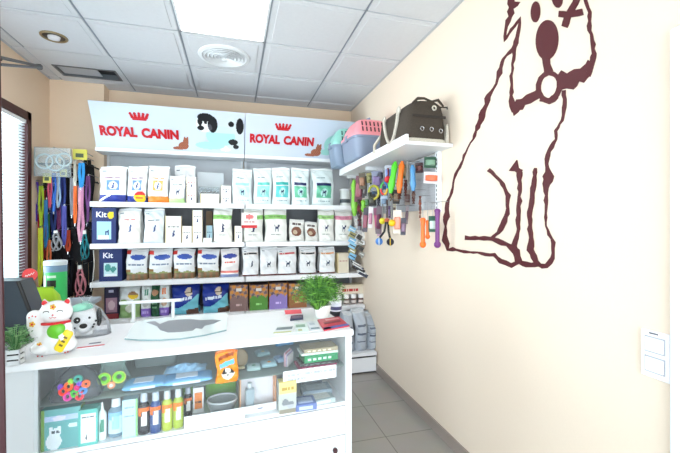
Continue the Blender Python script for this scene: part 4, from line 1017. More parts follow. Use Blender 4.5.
def leash(x0, x1, y0, y1, Y, c, label, loop=True, c2=None):
    px = (x0+x1)/2; p = PY(px, y0, Y); h = p.z-PY(px, y1, Y).z; w = max(.008, (x1-x0)/FPX*(Y/ray(px, 200).y)); t = thing('leash', label, 'leash', p, LG)
    m = mat(c, .8, 'cloth'); m2 = mat(c2, .8, 'cloth') if c2 else m
    s = random.uniform(-.008, .008)
    sw = w*.42
    MB().strap([(-w*.22, 0, 0), (-w*.28+s, -.004, -h*.4), (-w*.2-s, 0, -h*.75), (-w*.1, 0, -h)], sw, .003, m).build('webbing', t)
    MB().strap([(w*.24, -.004, 0), (w*.26-s, .003, -h*.35), (w*.22+s, -.003, -h*.7), (w*.05, -.003, -h*.97)], sw, .003, m2).build('hand_loop', t)
    MB().tube([(0, 0, .016), (-.006, 0, .004), (0, 0, -.004), (.006, 0, .004), (0, 0, .016)], .0022, CHROME, 6).build('ring', t)
    MB().tube([(0, 0, .014), (0, .012, .018), (0, YP-Y, .018)], .003, STEEL, 6).build('wall_hook', t, True)
    MB().tube([(-w*.05, 0, -h+.005), (-w*.05, 0, -h-.02)], .004, CHROME, 6).build('snap_clip', t)
leash(34.5, 38.5, 182, 222, 3.88, (.34, .2, .62), 'purple leash, leftmost beside the window frame')
leash(34, 38.5, 214, 240, 3.91, (.78, .14, .2), 'red leash below the purple one')
leash(39, 43.5, 186, 232, 3.86, (.66, .76, .15), 'lime green leash beside the purple one')
leash(38, 43, 228, 286, 3.82, (.80, .82, .18), 'yellow-green long leash above the cushion')
leash(43, 46, 190, 260, 3.93, (.62, .12, .16), 'dark red thin leash in the left bunch')
leash(46.5, 50, 214, 258, 3.88, (.2, .45, .22), 'bottle green leash in the left bunch')
leash(52, 56, 173, 212, 3.84, (.2, .42, .78), 'bright blue leash under the clear collar pack')
leash(56.5, 60.5, 173, 208, 3.86, (.78, .82, .86), 'white leash under the clear collar pack', c2=(.6, .72, .85))
leash(60.5, 65.5, 176, 226, 3.88, (.13, .2, .48), 'navy leash right of the white one')
leash(51, 56, 204, 240, 3.93, (.16, .24, .5), 'dark blue leash behind the bright blue one')
leash(46, 51, 192, 228, 3.95, (.14, .14, .25), 'midnight blue leash in the left bunch')
leash(57, 61, 200, 232, 3.94, (.5, .2, .4), 'plum patterned leash in the middle')
leash(73.5, 76.5, 160, 188, 3.84, (.88, .86, .80), 'off-white leash top beside the yellow card')
leash(73.5, 77, 186, 224, 3.83, (.93, .42, .15), 'orange leash under the off-white one')
leash(77.8, 84, 186, 242, 3.84, (.86, .62, .70), 'pink plaid wide leash', c2=(.8, .52, .66))
leash(78.5, 84.5, 163, 188, 3.82, (.14, .55, .82), 'sky blue short leash above the pink plaid one')
leash(66, 70.5, 230, 252, 3.88, (.75, .25, .12), 'rust orange leash low in the middle')
leash(37, 40, 246, 300, 3.93, (.85, .4, .25), 'coral leash behind the yellow-green one')
leash(44, 48, 200, 248, 3.84, (.15, .4, .6), 'petrol blue leash across the left bunch')
leash(48, 52, 178, 208, 3.83, (.7, .25, .35), 'raspberry leash under the yellow header card')
leash(62, 66.5, 206, 246, 3.84, (.3, .3, .62), 'indigo leash over the middle bunch')
leash(70, 74, 178, 216, 3.86, (.55, .55, .58), 'mid grey leash left of the orange one')
leash(47, 51, 240, 282, 3.85, (.82, .38, .2), 'amber leash slanting over the canister')
leash(86, 90, 176, 222, 3.86, (.45, .25, .5), 'violet leash beside the shelving')
darks = [(44, 48, 176, 240, 'short black leash over the left bunch'), (61, 66, 222, 300, 'long black leash above the canister'), (66, 70, 168, 232, 'black leash left of the off-white one'), (69.5, 73.5, 172, 296, 'longest black leash in the middle'), (84.5, 88, 160, 224, 'black leash beside the shelving'), (87.5, 91, 166, 210, 'rightmost dark leash touching the shelving'), (40, 44, 196, 290, 'dark brown leash at the left'), (47, 51, 232, 300, 'black leash behind the bottle green one'), (52, 57, 236, 300, 'black leash behind the grey harness'), (57, 62, 236, 300, 'charcoal leash behind the grey harness'), (66, 70, 244, 300, 'black leash low in the middle'), (74, 79, 222, 300, 'black leash under the orange one'), (79, 84, 240, 300, 'black leash under the pink plaid one'), (84, 90, 222, 262, 'dark teal leash beside the shelving'), (84, 91, 246, 300, 'wide black leash below the teal harness'), (34, 38, 236, 290, 'black leash against the window frame'), (62, 66, 160, 200, 'dark leash right of the clear collar pack'), (48, 53, 186, 262, 'very dark leash behind the midnight blue one'), (55, 61, 184, 262, 'black leash behind the white one'), (61, 66, 184, 258, 'black leash behind the navy one'), (43, 48, 250, 299, 'dark leash low behind the yellow-green one'), (73, 79, 205, 262, 'black leash behind the pink plaid one'), (79, 85, 165, 250, 'black leash behind the sky blue one'), (34, 39, 178, 244, 'black leash behind the purple one')]
for k, (a_, b_, c_, d_, l_) in enumerate(darks):
    leash(a_-.8, b_+3, c_, min(d_, 298), 3.97+.03*(k % 4), [(.06, .055, .07), (.09, .07, .10), (.07, .08, .13), (.12, .06, .08)][k % 4], l_)
# clear pack of cone collars
p = PY(53, 148, 3.80); t = thing('cone_collar_pack', 'clear plastic pack of rolled cone collars above the leashes', 'collar pack', p)
MB().box(-.135, .135, -.012, .012, -.25, 0, glassy((.82, .85, .86), .22)).build('plastic_bag', t)
MB().tube([(0, 0, -.006), (0, .014, .01), (0, YP-3.80, .01)], .003, STEEL, 6).build('wall_hook', t, True)
for x, z, r in ((-.06, -.12, .062), (.02, -.13, .068), (.085, -.10, .055)):
    MB().torus((x, -.004, z), r, .009, mat((.66, .71, .72), .3), 'y', seg=24).build('rolled_collar', t, True)
for (x0, x1, y0, y1, l_) in ((43, 51, 173, 183, 'yellow header card under the clear collar pack'), (73, 87, 149, 160, 'yellow header card above the off-white leash'), (60, 67, 169, 177, 'small yellow header card right of the blue leash')):
    a, b = PY(x0, y0, 3.82), PY(x1, y1, 3.82)
    t = thing('header_card', l_, 'header card', (a+b)/2, 'yellow header cards', .1); w, h = b.x-a.x, a.z-b.z
    MB().box(-w/2, w/2, -.002, .002, -h/2, h/2, mat((.78, .74, .30), .5)).build('card', t)
    MB().box(-w*.3, w*.25, -.0035, -.0018, -h*.28, h*.1, mat((.25, .3, .2), .5)).build('printed_mark', t)
    MB().tube([Matrix.Rotation(-.1, 4, 'Z') @ Vector(v_) for v_ in ((0, .001, h*.3), (0, .02, h*.42), (0, YP-t.location.y-.002, h*.42))], .003, STEEL, 6).build('wall_hook', t, True)
# harnesses
def harness(x0, x1, y0, y1, Y, c, label):
    a, b = PY(x0, y0, Y), PY(x1, y1, Y); w, h = b.x-a.x, a.z-b.z; t = thing('dog_harness', label, 'dog harness', ((a.x+b.x)/2, Y, a.z), 'dog harnesses'); m = mat(c, .8, 'cloth')
    MB().tube([(w*.38*math.cos(q_), -.01*math.sin(q_*2), -h*.62+h*.34*math.sin(q_)) for q_ in [2*PI*k/20 for k in range(20)]], w*.10, m, 8, True, .5).build('chest_loop', t, True)
    MB().tube([(0, 0, 0), (-w*.22, -.006, -h*.25), (-w*.1, -.008, -h*.6), (w*.2, -.006, -h*.95)], w*.085, m, 8, flat=.5).build('back_strap', t, True)
    MB().tube([(0, 0, 0), (w*.22, -.006, -h*.3), (w*.05, -.01, -h*.7), (-w*.3, -.004, -h)], w*.085, m, 8, flat=.5).build('belly_strap', t, True)
    MB().box(-w*.14, w*.14, -.02, -.004, -h*.10, h*.02, mat((.85, .85, .83), .4)).build('tag', t)
    MB().tube([(0, -.004, .0), (0, .012, .012), (0, YP-Y, .012)], .003, STEEL, 6).build('wall_hook', t, True)
harness(50, 63, 231, 251, 3.80, (.62, .62, .64), 'light grey harness hanging above the canister')
harness(80, 90, 231, 260, 3.80, (.12, .52, .56), 'teal harness hanging beside the shelving')
harness(74, 87, 266, 296, 3.76, (.80, .50, .55), 'pink plaid harness hanging low behind the dog bank')
harness(60, 70, 262, 296, 3.86, (.18, .14, .22), 'dark harness beside the green canister')
t = thing('string', 'thin white string hanging down beside the shelving', 'string', PY(93.5, 250, 3.68))
MB().tube([(0, 0, 0), (.006, 0, -.12), (-.004, 0, -.25), (-.02, 0, -.36)], .003, mat((.85, .84, .82), .6), 6).build('strand', t)

# ------------------------------------------------------------ side desk at left
t = thing('side_desk', 'grey topped desk along the left wall behind the counter', 'desk', (-1.30, 2.4, 0))
DK = mat((.62, .64, .67), .45, 'laminate')
MB().box(-.36, .37, -.70, .68, .90, .93, DK, .003).build('worktop', t)
for y in (-.66, .62): MB().box(-.34, .34, y, y+.03, 0, .90, WHITE).build('side_panel', t)
MB().box(-.34, -.32, -.6, .6, .4, .9, WHITE).build('back_panel', t)
DZ = .93
# treat canister
c0 = PY(52, 290, 2.75); t = thing('treat_canister', 'green canister with pale blue lid on the side desk', 'canister', (c0.x, 2.80, DZ)); t.scale = (.80, .80, 1)
MB().loft([(0, .072, .072), (.004, .076, .076), (.22, .076, .076)], mat((.22, .78, .42), .35), 32).build('canister_body', t, True)
MB().loft([(.22, .077, .077), (.255, .078, .078), (.262, .072, .072)], mat((.45, .58, .70), .3), 32).build('collar', t, True)
MB().loft([(.262, .079, .079), (.285, .080, .080), (.292, .072, .072), (.293, .03, .03)], mat((.86, .90, .92), .3), 32).build('lid', t, True)
q = MB()
def curved(q, a0, a1, z0, z1, r, m):
    n = 8; vs = []
    for k in range(n+1):
        a = a0+(a1-a0)*k/n
        for z in (z0, z1): vs += [(r*math.sin(a), -r*math.cos(a), z), ((r+.001)*math.sin(a), -(r+.001)*math.cos(a), z)]
    fs = []
    for k in range(n):
        A, B = 4*k, 4*k+4; fs += [(A+1, B+1, B+3, A+3), (A, A+2, B+2, B), (A+2, A+3, B+3, B+2), (A, B, B+1, A+1)]
    q.add(vs, fs, m)
curved(q, -.95, -.55, .01, .20, .0765, mat((.9, .9, .88), .4)); curved(q, -.4, .4, .185, .20, .0765, mat((.85, .95, .88), .4)); q.build('label_panel', t)
q = MB(); curved(q, -.40, .40, .125, .170, .078, BLACK); q.build('window_panel', t)
# lime cushion-like box
c0 = PY(42, 298, 2.42); t = thing('lime_pouch', 'lime green wedge-shaped pouch behind the lucky cat', 'pouch', (c0.x-.02, 2.45, DZ)); t.scale = (1, 1, 1.02)
MB().loft([(0, .095, .045, 5), (.05, .10, .05, 5), (.12, .088, .03, 5), (.155, .062, .012, 6), (.162, .06, .006, 6)], mat((.68, .86, .15), .45), 32).build('pouch_body', t, True)
MB().box(-.062, .062, -.006, .006, .158, .168, mat((.6, .8, .15), .4)).build('top_seal', t)
# red disc sign
c0 = PY(30, 275, 2.9); t = thing('round_red_sign', 'round red sign with white script standing by the window', 'sign', (c0.x, 2.9, DZ))
hz_ = c0.z-DZ
MB().tube([(0, 0, .004), (0, 0, hz_-.04)], .003, METALW, 6).build('stem', t)
MB().loft([(0, .03, .03), (.006, .03, .03)], METALW, 20).build('foot', t)
q = MB(); q.M = Matrix.Translation((0, 0, hz_)) @ Matrix.Rotation(PI/2, 4, 'X'); q.loft([(-.002, .043, .043), (.002, .043, .043)], mat((.86, .22, .22), .4), 32); q.build('disc', t)
q = MB(); q.tube([(-.025+.005*k, -.0035, hz_-.008+.0035*k*.6+.007*math.sin(k*2.1)) for k in range(11)], .0022, mat((.95, .9, .9), .4), 5); q.build('script', t)
# POS terminal
t = thing('computer_terminal', 'dark computer terminal with slanted side at the left edge', 'computer', (-1.16, 2.02, DZ))
SC = mat((.14, .17, .22), .3)
a, b_, c_ = PY(-8, 281, 2.0), PY(19, 281, 2.0), PY(32, 314, 2.0)
ox, oz = -1.16, DZ
MB().prism([(a.x-ox-.1, .02), (c_.x-ox+.03, .02), (c_.x-ox, c_.z-oz), (b_.x-ox, b_.z-oz), (a.x-ox-.1, a.z-oz)], -.02, .10, SC).build('housing', t)
e = MB(); e.tube([(b_.x-ox, -.028, b_.z-oz), (c_.x-ox, -.028, c_.z-oz), (c_.x-ox+.028, -.028, .03)], .008, BLACK, 8); e.build('bezel', t)
MB().box(a.x-ox-.08, c_.x-ox-.03, -.05, .12, 0, .02, BLACK, .004).build('base', t)
q = MB().box(-.13, -.115, -.022, -.019, .17, .174, mat((.85, .88, .9), .3)).build('badge', t)

# ------------------------------------------------------------ counter
E1 = Vector((.9973, .0728, 0)); E2 = Vector((-.0728, .9973, 0)); F0 = Vector((-.795, 1.579, 0)); CL, CD = 1.342, .50
ct = thing('shop_counter', 'white shop counter with a glass-fronted display compartment', 'counter', F0, None, math.atan2(.0728, .9973))
CW = mat((.95, .955, .965), .35, 'laminate')
MB().box(-.012, CL+.004, -.006, CD, .922, .95, CW, .003).build('worktop', ct)
MB().box(0, .110, .012, .03, .05, .921, mat((.86, .87, .88), .4)).box(0, .02, .03, CD-.02, .0, .921, CW).build('left_panel', ct)
MB().box(CL-.034, CL-.004, .004, CD-.02, .0, .921, CW).build('right_panel', ct)
MB().box(.02, CL-.034, .012, CD-.03, .592, .610, CW).build('display_floor', ct)
MB().box(.02, CL-.034, CD-.035, CD-.022, .05, .921, mat((.82, .84, .86), .5, 'laminate')).build('back_panel', ct)
MB().box(.10, CL-.036, .020, CD-.05, .775, .782, glassy((.90, .96, .95), .05, name='shelf_glass')).build('glass_shelf', ct)
MB().box(.10, CL-.036, .004, .008, .612, .92, glassy((.99, 1, 1), .0, .03, name='front_glass')).build('front_glass', ct)
MB().box(.02, CL-.034, .03, CD-.05, .0, .05, mat((.3, .3, .32), .6)).build('plinth', ct)
for k, (z0, z1) in enumerate(((.455, .588), (.26, .45), (.06, .255))):
    d_ = MB().box(.099, CL-.036, .008, .03, z0, z1, CW, .002).build('drawer', ct)
    if k: MB().sphere((CL-.09, -.006, z1-.055), (.012, .014, .012), mat((.25, .1, .12), .4)).build('knob', d_, True)
TZ = .95
def on(px, py, z=TZ): return PZ(px, py, z)
# lucky cat
c0 = on(48.5, 357); t = thing('lucky_cat_bank', 'white waving lucky cat money bank with green bib on the counter', 'figurine', (c0.x, c0.y+.055, TZ), None, math.radians(8)); t.scale = (.88, .9, 1.0)
PW = mat((.95, .95, .95), .22); s_ = .213/.213
def remesh(o, v=.004, sm=6):
    m = o.modifiers.new('fuse', 'REMESH'); m.mode = 'VOXEL'; m.voxel_size = v; m.use_smooth_shade = True
    s = o.modifiers.new('soften', 'SMOOTH'); s.factor = .6; s.iterations = sm
q = MB(); q.sphere((0, 0, .055), (.072, .058, .062), PW); q.sphere((0, 0, .10), (.060, .050, .05), PW); q.box(-.05, .05, -.04, .04, .0, .02, PW, .008)
q.sphere((.006, -.010, .158), (.062, .050, .045), PW, 20, 14)
q.sphere((.045, -.01, .0285), (.04, .055, .026), PW); q.sphere((-.045, -.01, .0285), (.04, .055, .026), PW)
q.tube([(-.055, -.02, .08), (-.066, -.03, .12), (-.064, -.035, .15)], [.026, .027, .026], PW, 12)   # raised paw
q.sphere((-.064, -.035, .150), (.028, .024, .026), PW)
q.tube([(.05, -.03, .11), (.058, -.048, .08), (.03, -.060, .062)], [.02, .018, .016], PW, 12)
for s in (-1, 1): q.loft([(.185, .018, .012, 2, s*.036+.006, -.005), (.200, .010, .008, 2, s*.041+.006, -.005), (.213, .002, .002, 2, s*.045+.006, -.005)], PW, 14)
o = q.build('cat_body', t, True); remesh(o, .0035, 4)
RD = mat((.84, .12, .16), .4)
for s in (-1, 1): MB().sphere((s*.041+.006, -.0165, .197), (.010, .004, .010), RD, 12, 8).build('inner_ear', t, True)
MB().tube([(.052*math.sin(a)+.003, -.052*math.cos(a)-.004, .118+.004*math.cos(a)) for a in [-1.5+.2*k for k in range(16)]], .0055, RD, 8).build('collar', t, True)
MB().sphere((.018, -.050, .092), (.036, .014, .030), mat((.42, .76, .18), .35)).build('bib', t, True)
q = MB(); q.M = Matrix.Translation((.045, -.062, .055)) @ Matrix.Rotation(.55, 4, 'Y'); q.loft([(-.042, .013, .006, 3), (-.036, .018, .007, 3), (.036, .018, .007, 3), (.042, .013, .006, 3)], mat((.92, .80, .12), .35), 20); q.build('gold_coin', t, True)
q = MB(); q.M = Matrix.Translation((.045, -.0705, .055)) @ Matrix.Rotation(.55, 4, 'Y')
for k in range(3): q.box(-.007, .007, -.001, .001, -.02+k*.016, -.013+k*.016, mat((.45, .35, .05), .5))
q.build('coin_marks', t)
for s in (-1, 1):
    MB().tube([(.006+s*.024+.010*math.cos(a), -.0605+.003*abs(math.cos(a)), .166+.006*math.sin(a)) for a in [PI*k/8 for k in range(9)]], .0014, BLACK, 6).build('closed_eye', t, True)
MB().sphere((.006, -.0615, .156), (.004, .003, .003), mat((.85, .35, .4), .4), 10, 6).build('nose', t, True)
q = MB(); q.tube([(-.006, -.0605, .148), (-.001, -.0615, .144), (.006, -.062, .149), (.013, -.0615, .144), (.018, -.0605, .148)], .0012, RD, 6); q.build('mouth', t, True)
for x, y, z, c in ((-.043, -.045, .045, (.80, .55, .1)), (-.064, -.0595, .128, (.85, .6, .12)), (.006, -.055, .186, (.85, .6, .12))):
    fl = MB()
    for k in range(5): fl.sphere((x+.007*math.cos(k*1.257), y-.004, z+.007*math.sin(k*1.257)), (.0042, .002, .0042), mat((.93, .72, .2), .4), 8, 6)
    fl.sphere((x, y-.005, z), (.004, .003, .004), RD, 8, 6); fl.build('painted_flower', t, True)
for x, z in ((-.075, .153), (-.064, .158), (-.053, .155), (-.045, .008), (-.03, .006), (.05, .01), (.06, .012)):
    MB().sphere((x, -.0605 if z > .1 else -.0635, z), (.0028, .002, .0028), RD, 8, 6).build('claw_dot', t, True)
# dog bank in clear bag
c0 = on(80, 338); t = thing('dog_head_bank', 'white spotted dog head bank with mint cap in clear wrap', 'figurine', (c0.x, c0.y+.05, TZ), None, math.radians(15))
q = MB(); q.sphere((0, 0, .065), (.056, .052, .058), PW, 20, 14); q.sphere((.0, -.035, .045), (.034, .030, .030), PW); q.sphere((0, 0, .10), (.045, .042, .030), PW); q.box(-.035, .035, -.03, .03, 0, .02, PW, .008)
o = q.build('head', t, True); remesh(o, .0035, 4)
MB().sphere((-.008, .002, .122), (.042, .040, .022), mat((.62, .90, .80), .35)).build('cap', t, True)
MB().sphere((0, -.063, .054), (.015, .008, .011), BLACK).build('nose', t, True)
MB().sphere((-.024, -.048, .078), (.013, .006, .014), BLACK).sphere((-.022, -.0535, .08), (.003, .002, .003), PW, 8, 6).build('eye', t, True)
MB().sphere((.022, -.050, .085), (.005, .004, .005), BLACK).build('eye', t, True)
MB().sphere((.055, -.004, .075), (.012, .028, .042), BLACK).build('ear', t, True)
MB().sphere((-.056, -.004, .075), (.010, .026, .036), BLACK).build('ear', t, True)
q = MB()
for x, y, z in ((.038, -.042, .052), (.045, -.035, .066), (.034, -.045, .042), (-.03, -.046, .045)): q.sphere((x, y, z), (.005, .004, .005), BLACK, 8, 6)
q.build('spots', t, True)
w = MB(); w.loft([(0.0, .085, .065, 3, .02, .0), (.05, .078, .062, 3, .02, 0), (.11, .055, .05, 2.5, .01, 0), (.150, .012, .012, 2, .005, 0), (.175, .025, .006, 3, .005, 0)], glassy((.95, .96, .98), .0, .06, 'cellophane'), 20); w.build('cellophane_wrap', t)
# grey wedge display behind the dog bank
# brochure by the cat
a, b, c, d = on(72, 350), on(104, 344), on(110, 334), on(92, 336)
def flat(name, corners, z, label, cat, col, marks=(), group=None, th=.003):
    cs = [on(*p, z) for p in corners]; o0 = sum(cs, Vector())/len(cs); t = thing(name, label, cat, (o0.x, o0.y, z), group)
    P = [c-o0 for c in cs]; n = len(P); vs = [(p.x, p.y, .0) for p in P]+[(p.x, p.y, th) for p in P]
    MB().add(vs, [tuple(range(n)), tuple(range(n, 2*n))]+[(k, (k+1) % n, n+(k+1) % n, n+k) for k in range(n)], mat(col, .4)).build('sheet', t)
    def bil(u, v): return (P[0]*(1-u)+P[1]*u)*(1-v)+(P[3]*(1-u)+P[2]*u)*v
    for (u0, u1, v0, v1, cc) in marks:
        pts = [bil(u0, v0), bil(u1, v0), bil(u1, v1), bil(u0, v1)]
        MB().add([(p.x, p.y, th+.0003) for p in pts]+[(p.x, p.y, th+.0009) for p in pts], [(0, 1, 2, 3), (4, 5, 6, 7), (0, 1, 5, 4), (1, 2, 6, 5), (2, 3, 7, 6), (3, 0, 4, 7)], mat(cc, .4)).build('printed_area', t)
    return t
flat('brochure', [(76, 349.5), (104, 346), (111, 338.5), (86, 341.5)], TZ+.0005, 'white brochure with red edge between the figurines and glass mat', 'brochure', (.93, .93, .94), [(0, 1, 0, .14, (.82, .25, .3)), (.3, .75, .4, .55, (.4, .42, .48))])
# glass mat with a grey pet silhouette
pts = [(124.5, 339.8), (140, 341), (160, 341), (180, 339.8), (203, 336.5), (226.5, 331), (227.5, 313.8), (180, 316.8), (136, 322.5)]
cs = [on(*p) for p in pts]; o0 = sum(cs, Vector())/len(cs); t = thing('glass_mat', 'clear glass mat with grey pet silhouette in the counter centre', 'counter mat', (o0.x, o0.y, TZ+.0005))
n = len(cs); P = [c-o0 for c in cs]
GLS = mat((.91, .955, .965), .12)
MB().add([(p.x, p.y, 0) for p in P]+[(p.x, p.y, .006) for p in P], [tuple(range(n)), tuple(range(n, 2*n))], GLS).add([(p.x, p.y, 0) for p in P]+[(p.x, p.y, .006) for p in P], [(k, (k+1) % n, n+(k+1) % n, n+k) for k in range(n)], mat((.55, .66, .68), .2)).build('mat_sheet', t)
sil_ = [(146, 323.5), (155, 322.5), (160, 325.5), (168, 322), (178, 321), (190, 320.3), (200, 321.5), (212, 321), (221, 321.5), (214, 325), (205, 327), (202, 330.5), (196, 329.5), (193, 332), (180, 333.5), (168, 334), (160, 331.5), (157, 327.5)]
sp = [on(*p)-o0 for p in sil_]; n = len(sp)
MB().add([(p.x, p.y, .0063) for p in sp]+[(p.x, p.y, .0070) for p in sp], [tuple(range(n)), tuple(range(n, 2*n))]+[(k, (k+1) % n, n+(k+1) % n, n+k) for k in range(n)], mat((.52, .54, .57), .4)).build('pet_silhouette', t)
# white rail
a, b = on(133.5, 321.5), on(173, 318.8); t = thing('white_rail', 'white tubular rail standing at the back edge of the counter', 'rail', (a.x, a.y, TZ))
r_ = b-a; hh = .098
for q_ in (Vector(), r_): MB().tube([tuple(q_), tuple(q_+Vector((0, 0, hh)))], .0085, METALW, 12).build('post', t, True)
MB().tube([tuple(-r_*.34+Vector((0, 0, hh))), tuple(r_*1.2+Vector((0, 0, hh)))], .0085, METALW, 12).build('top_bar', t, True)
for q_ in (Vector(), r_): MB().loft([(0, .018, .018, 2, q_.x, q_.y), (.005, .018, .018, 2, q_.x, q_.y)], METALW, 16).build('foot_plate', t)
# plants
def fern(t, n, rad, hmax, z0, cs, spread=1.0, w=.0022, oy=0):
    for gi, c in enumerate(cs):
        q = MB(); m = mat(c, .55)
        for k in range(n//len(cs)):
            a = random.uniform(0, 2*PI); R = rad*spread*random.uniform(.25, 1.0); hgt = hmax*random.uniform(.35, 1.0)*(1-.35*(R/(rad*spread))**2)
            dx, dy = math.cos(a), math.sin(a); p0 = Vector((dx*rad*.15, dy*rad*.15, z0)); prev = []
            side = Vector((-dy, dx, 0)); vs = []
            for j in range(5):
                f = j/4; p = p0+Vector((dx*R*f, dy*R*f, hgt*math.sin(f*PI*.62)-.35*hgt*f*f)); ww = w*(1.1-f)
                p += Vector((random.uniform(-1, 1), random.uniform(-1, 1), random.uniform(-1, 1)))*.002
                vs += [p-side*ww, p+side*ww]
            q.add(vs, [(2*j, 2*j+1, 2*j+3, 2*j+2) for j in range(4)], m)
            # side fronds
            for s in (-1, 1):
                for f in (.5, .75):
                    b = p0+Vector((dx*R*f, dy*R*f, hgt*math.sin(f*PI*.62)-.35*hgt*f*f)); e = b+side*s*.016+Vector((dx, dy, .4))*.010
                    q.add([b, b+Vector((0, 0, w*1.6)), e], [(0, 1, 2)], m)
        o = q.build('foliage', t); o['kind'] = 'stuff'
c0 = on(325, 319); t = thing('potted_plant', 'bushy green grass-like plant in white pot on the counter', 'plant', (c0.x, c0.y+.06, TZ))
MB().loft([(0, .034, .034), (.006, .037, .037), (.06, .048, .048), (.066, .050, .050), (.066, .042, .042), (.05, .04, .04)], mat((.95, .95, .94), .3), 28).build('pot', t, True)
fern(t, 620, .155, .235, .05, [(.28, .50, .16), (.44, .68, .24), (.17, .38, .13)])
for o in [c for c in C.objects if c.parent == t and c.name.startswith('foliage')]: o.location = (-.022, -.01, -.004)
t2 = t
c0 = on(12.5, 366.5); t = thing('crate_plant', 'small green plant in a white slatted crate at the counter corner', 'plant', (c0.x-.004, c0.y+.026, TZ), None, .07); t.scale = (.66, .66, .80)
q = MB()
for k in range(3): 
    z = .003+k*.024; q.box(-.032, .032, -.032, -.028, z, z+.017, METALW).box(-.032, .032, .028, .032, z, z+.017, METALW).box(-.032, -.028, -.028, .028, z, z+.017, METALW).box(.028, .032, -.028, .028, z, z+.017, METALW)
for sx in (-1, 1):
    for sy in (-1, 1): q.box(sx*.029-.003, sx*.029+.003, sy*.029-.003, sy*.029+.003, 0, .07, METALW)
q.build('crate', t)
MB().box(-.026, .026, -.026, .026, .002, .058, mat((.12, .11, .1), .8)).build('soil_pot', t)
fern(t, 90, .075, .15, .055, [(.30, .52, .30), (.5, .68, .45)], 1.1, .0032)
# leaflets
flat('magazine', [(324, 331.2), (349.5, 326.5), (339, 317.5), (317.5, 320.5)], TZ+.0005, 'red magazine with blue foot at the right end of the counter', 'magazine', (.80, .20, .28), [(0, 1, 0, .18, (.35, .38, .68)), (.0, .3, 0, .16, (.85, .8, .4)), (.15, .85, .45, .62, (.55, .12, .2)), (.3, .9, .75, .88, (.9, .6, .62))], th=.006)
flat('leaflet', [(273, 334.5), (293, 333), (295, 325.5), (277, 327)], TZ+.0005, 'pale leaflet with grey and yellow print, leftmost near the pot', 'leaflet', (.90, .92, .92), [(.05, .9, .45, .8, (.45, .5, .52)), (.0, .9, .05, .2, (.78, .8, .55))], 'leaflets')
flat('leaflet', [(296, 333), (309, 332), (307, 323), (294, 324)], TZ+.001, 'pale leaflet with green print in the middle of the row', 'leaflet', (.88, .93, .92), [(.1, .8, .5, .8, (.55, .68, .6)), (.2, .5, .1, .3, (.75, .78, .6))], 'leaflets')
flat('leaflet', [(311, 331.5), (322, 330.5), (316, 321.5), (306, 322.5)], TZ+.0005, 'pale leaflet with blue line next to the red magazine', 'leaflet', (.90, .92, .95), [(.1, .9, .15, .3, (.5, .58, .65)), (.2, .7, .6, .8, (.75, .8, .85))], 'leaflets')
flat('card_stack', [(290, 321), (303, 319.5), (303, 316), (291, 317)], TZ+.0005, 'dark card stack behind the leaflets', 'cards', (.22, .24, .35), [(.1, .9, .3, .7, (.4, .42, .5))], th=.008)
a = on(294, 316.5); t = thing('card_holder', 'red and white card holder beside the plant pot', 'card holder', (a.x, a.y+.015, TZ))
MB().box(-.045, .045, -.012, .02, 0, .012, mat((.85, .85, .85), .3)).build('base', t)
MB().prism([(-.045, .012), (.045, .012), (.04, .034), (-.05, .034)], -.006, .002, mat((.88, .35, .38), .4)).build('cards', t)
c0 = on(340, 309.5); t = thing('blue_label_pot', 'white and dark blue tub partly hidden behind the plant', 'tub', (c0.x-.03, c0.y-.02, TZ))
MB().loft([(0, .030, .030), (.05, .034, .034)], mat((.86, .86, .9), .4), 24).loft([(.008, .032, .032), (.028, .0345, .0345)], mat((.28, .28, .42), .4), 24, False).build('tub', t, True)
MB().loft([(.05, .036, .036), (.058, .036, .036)], METALW, 24).build('lid', t, True)

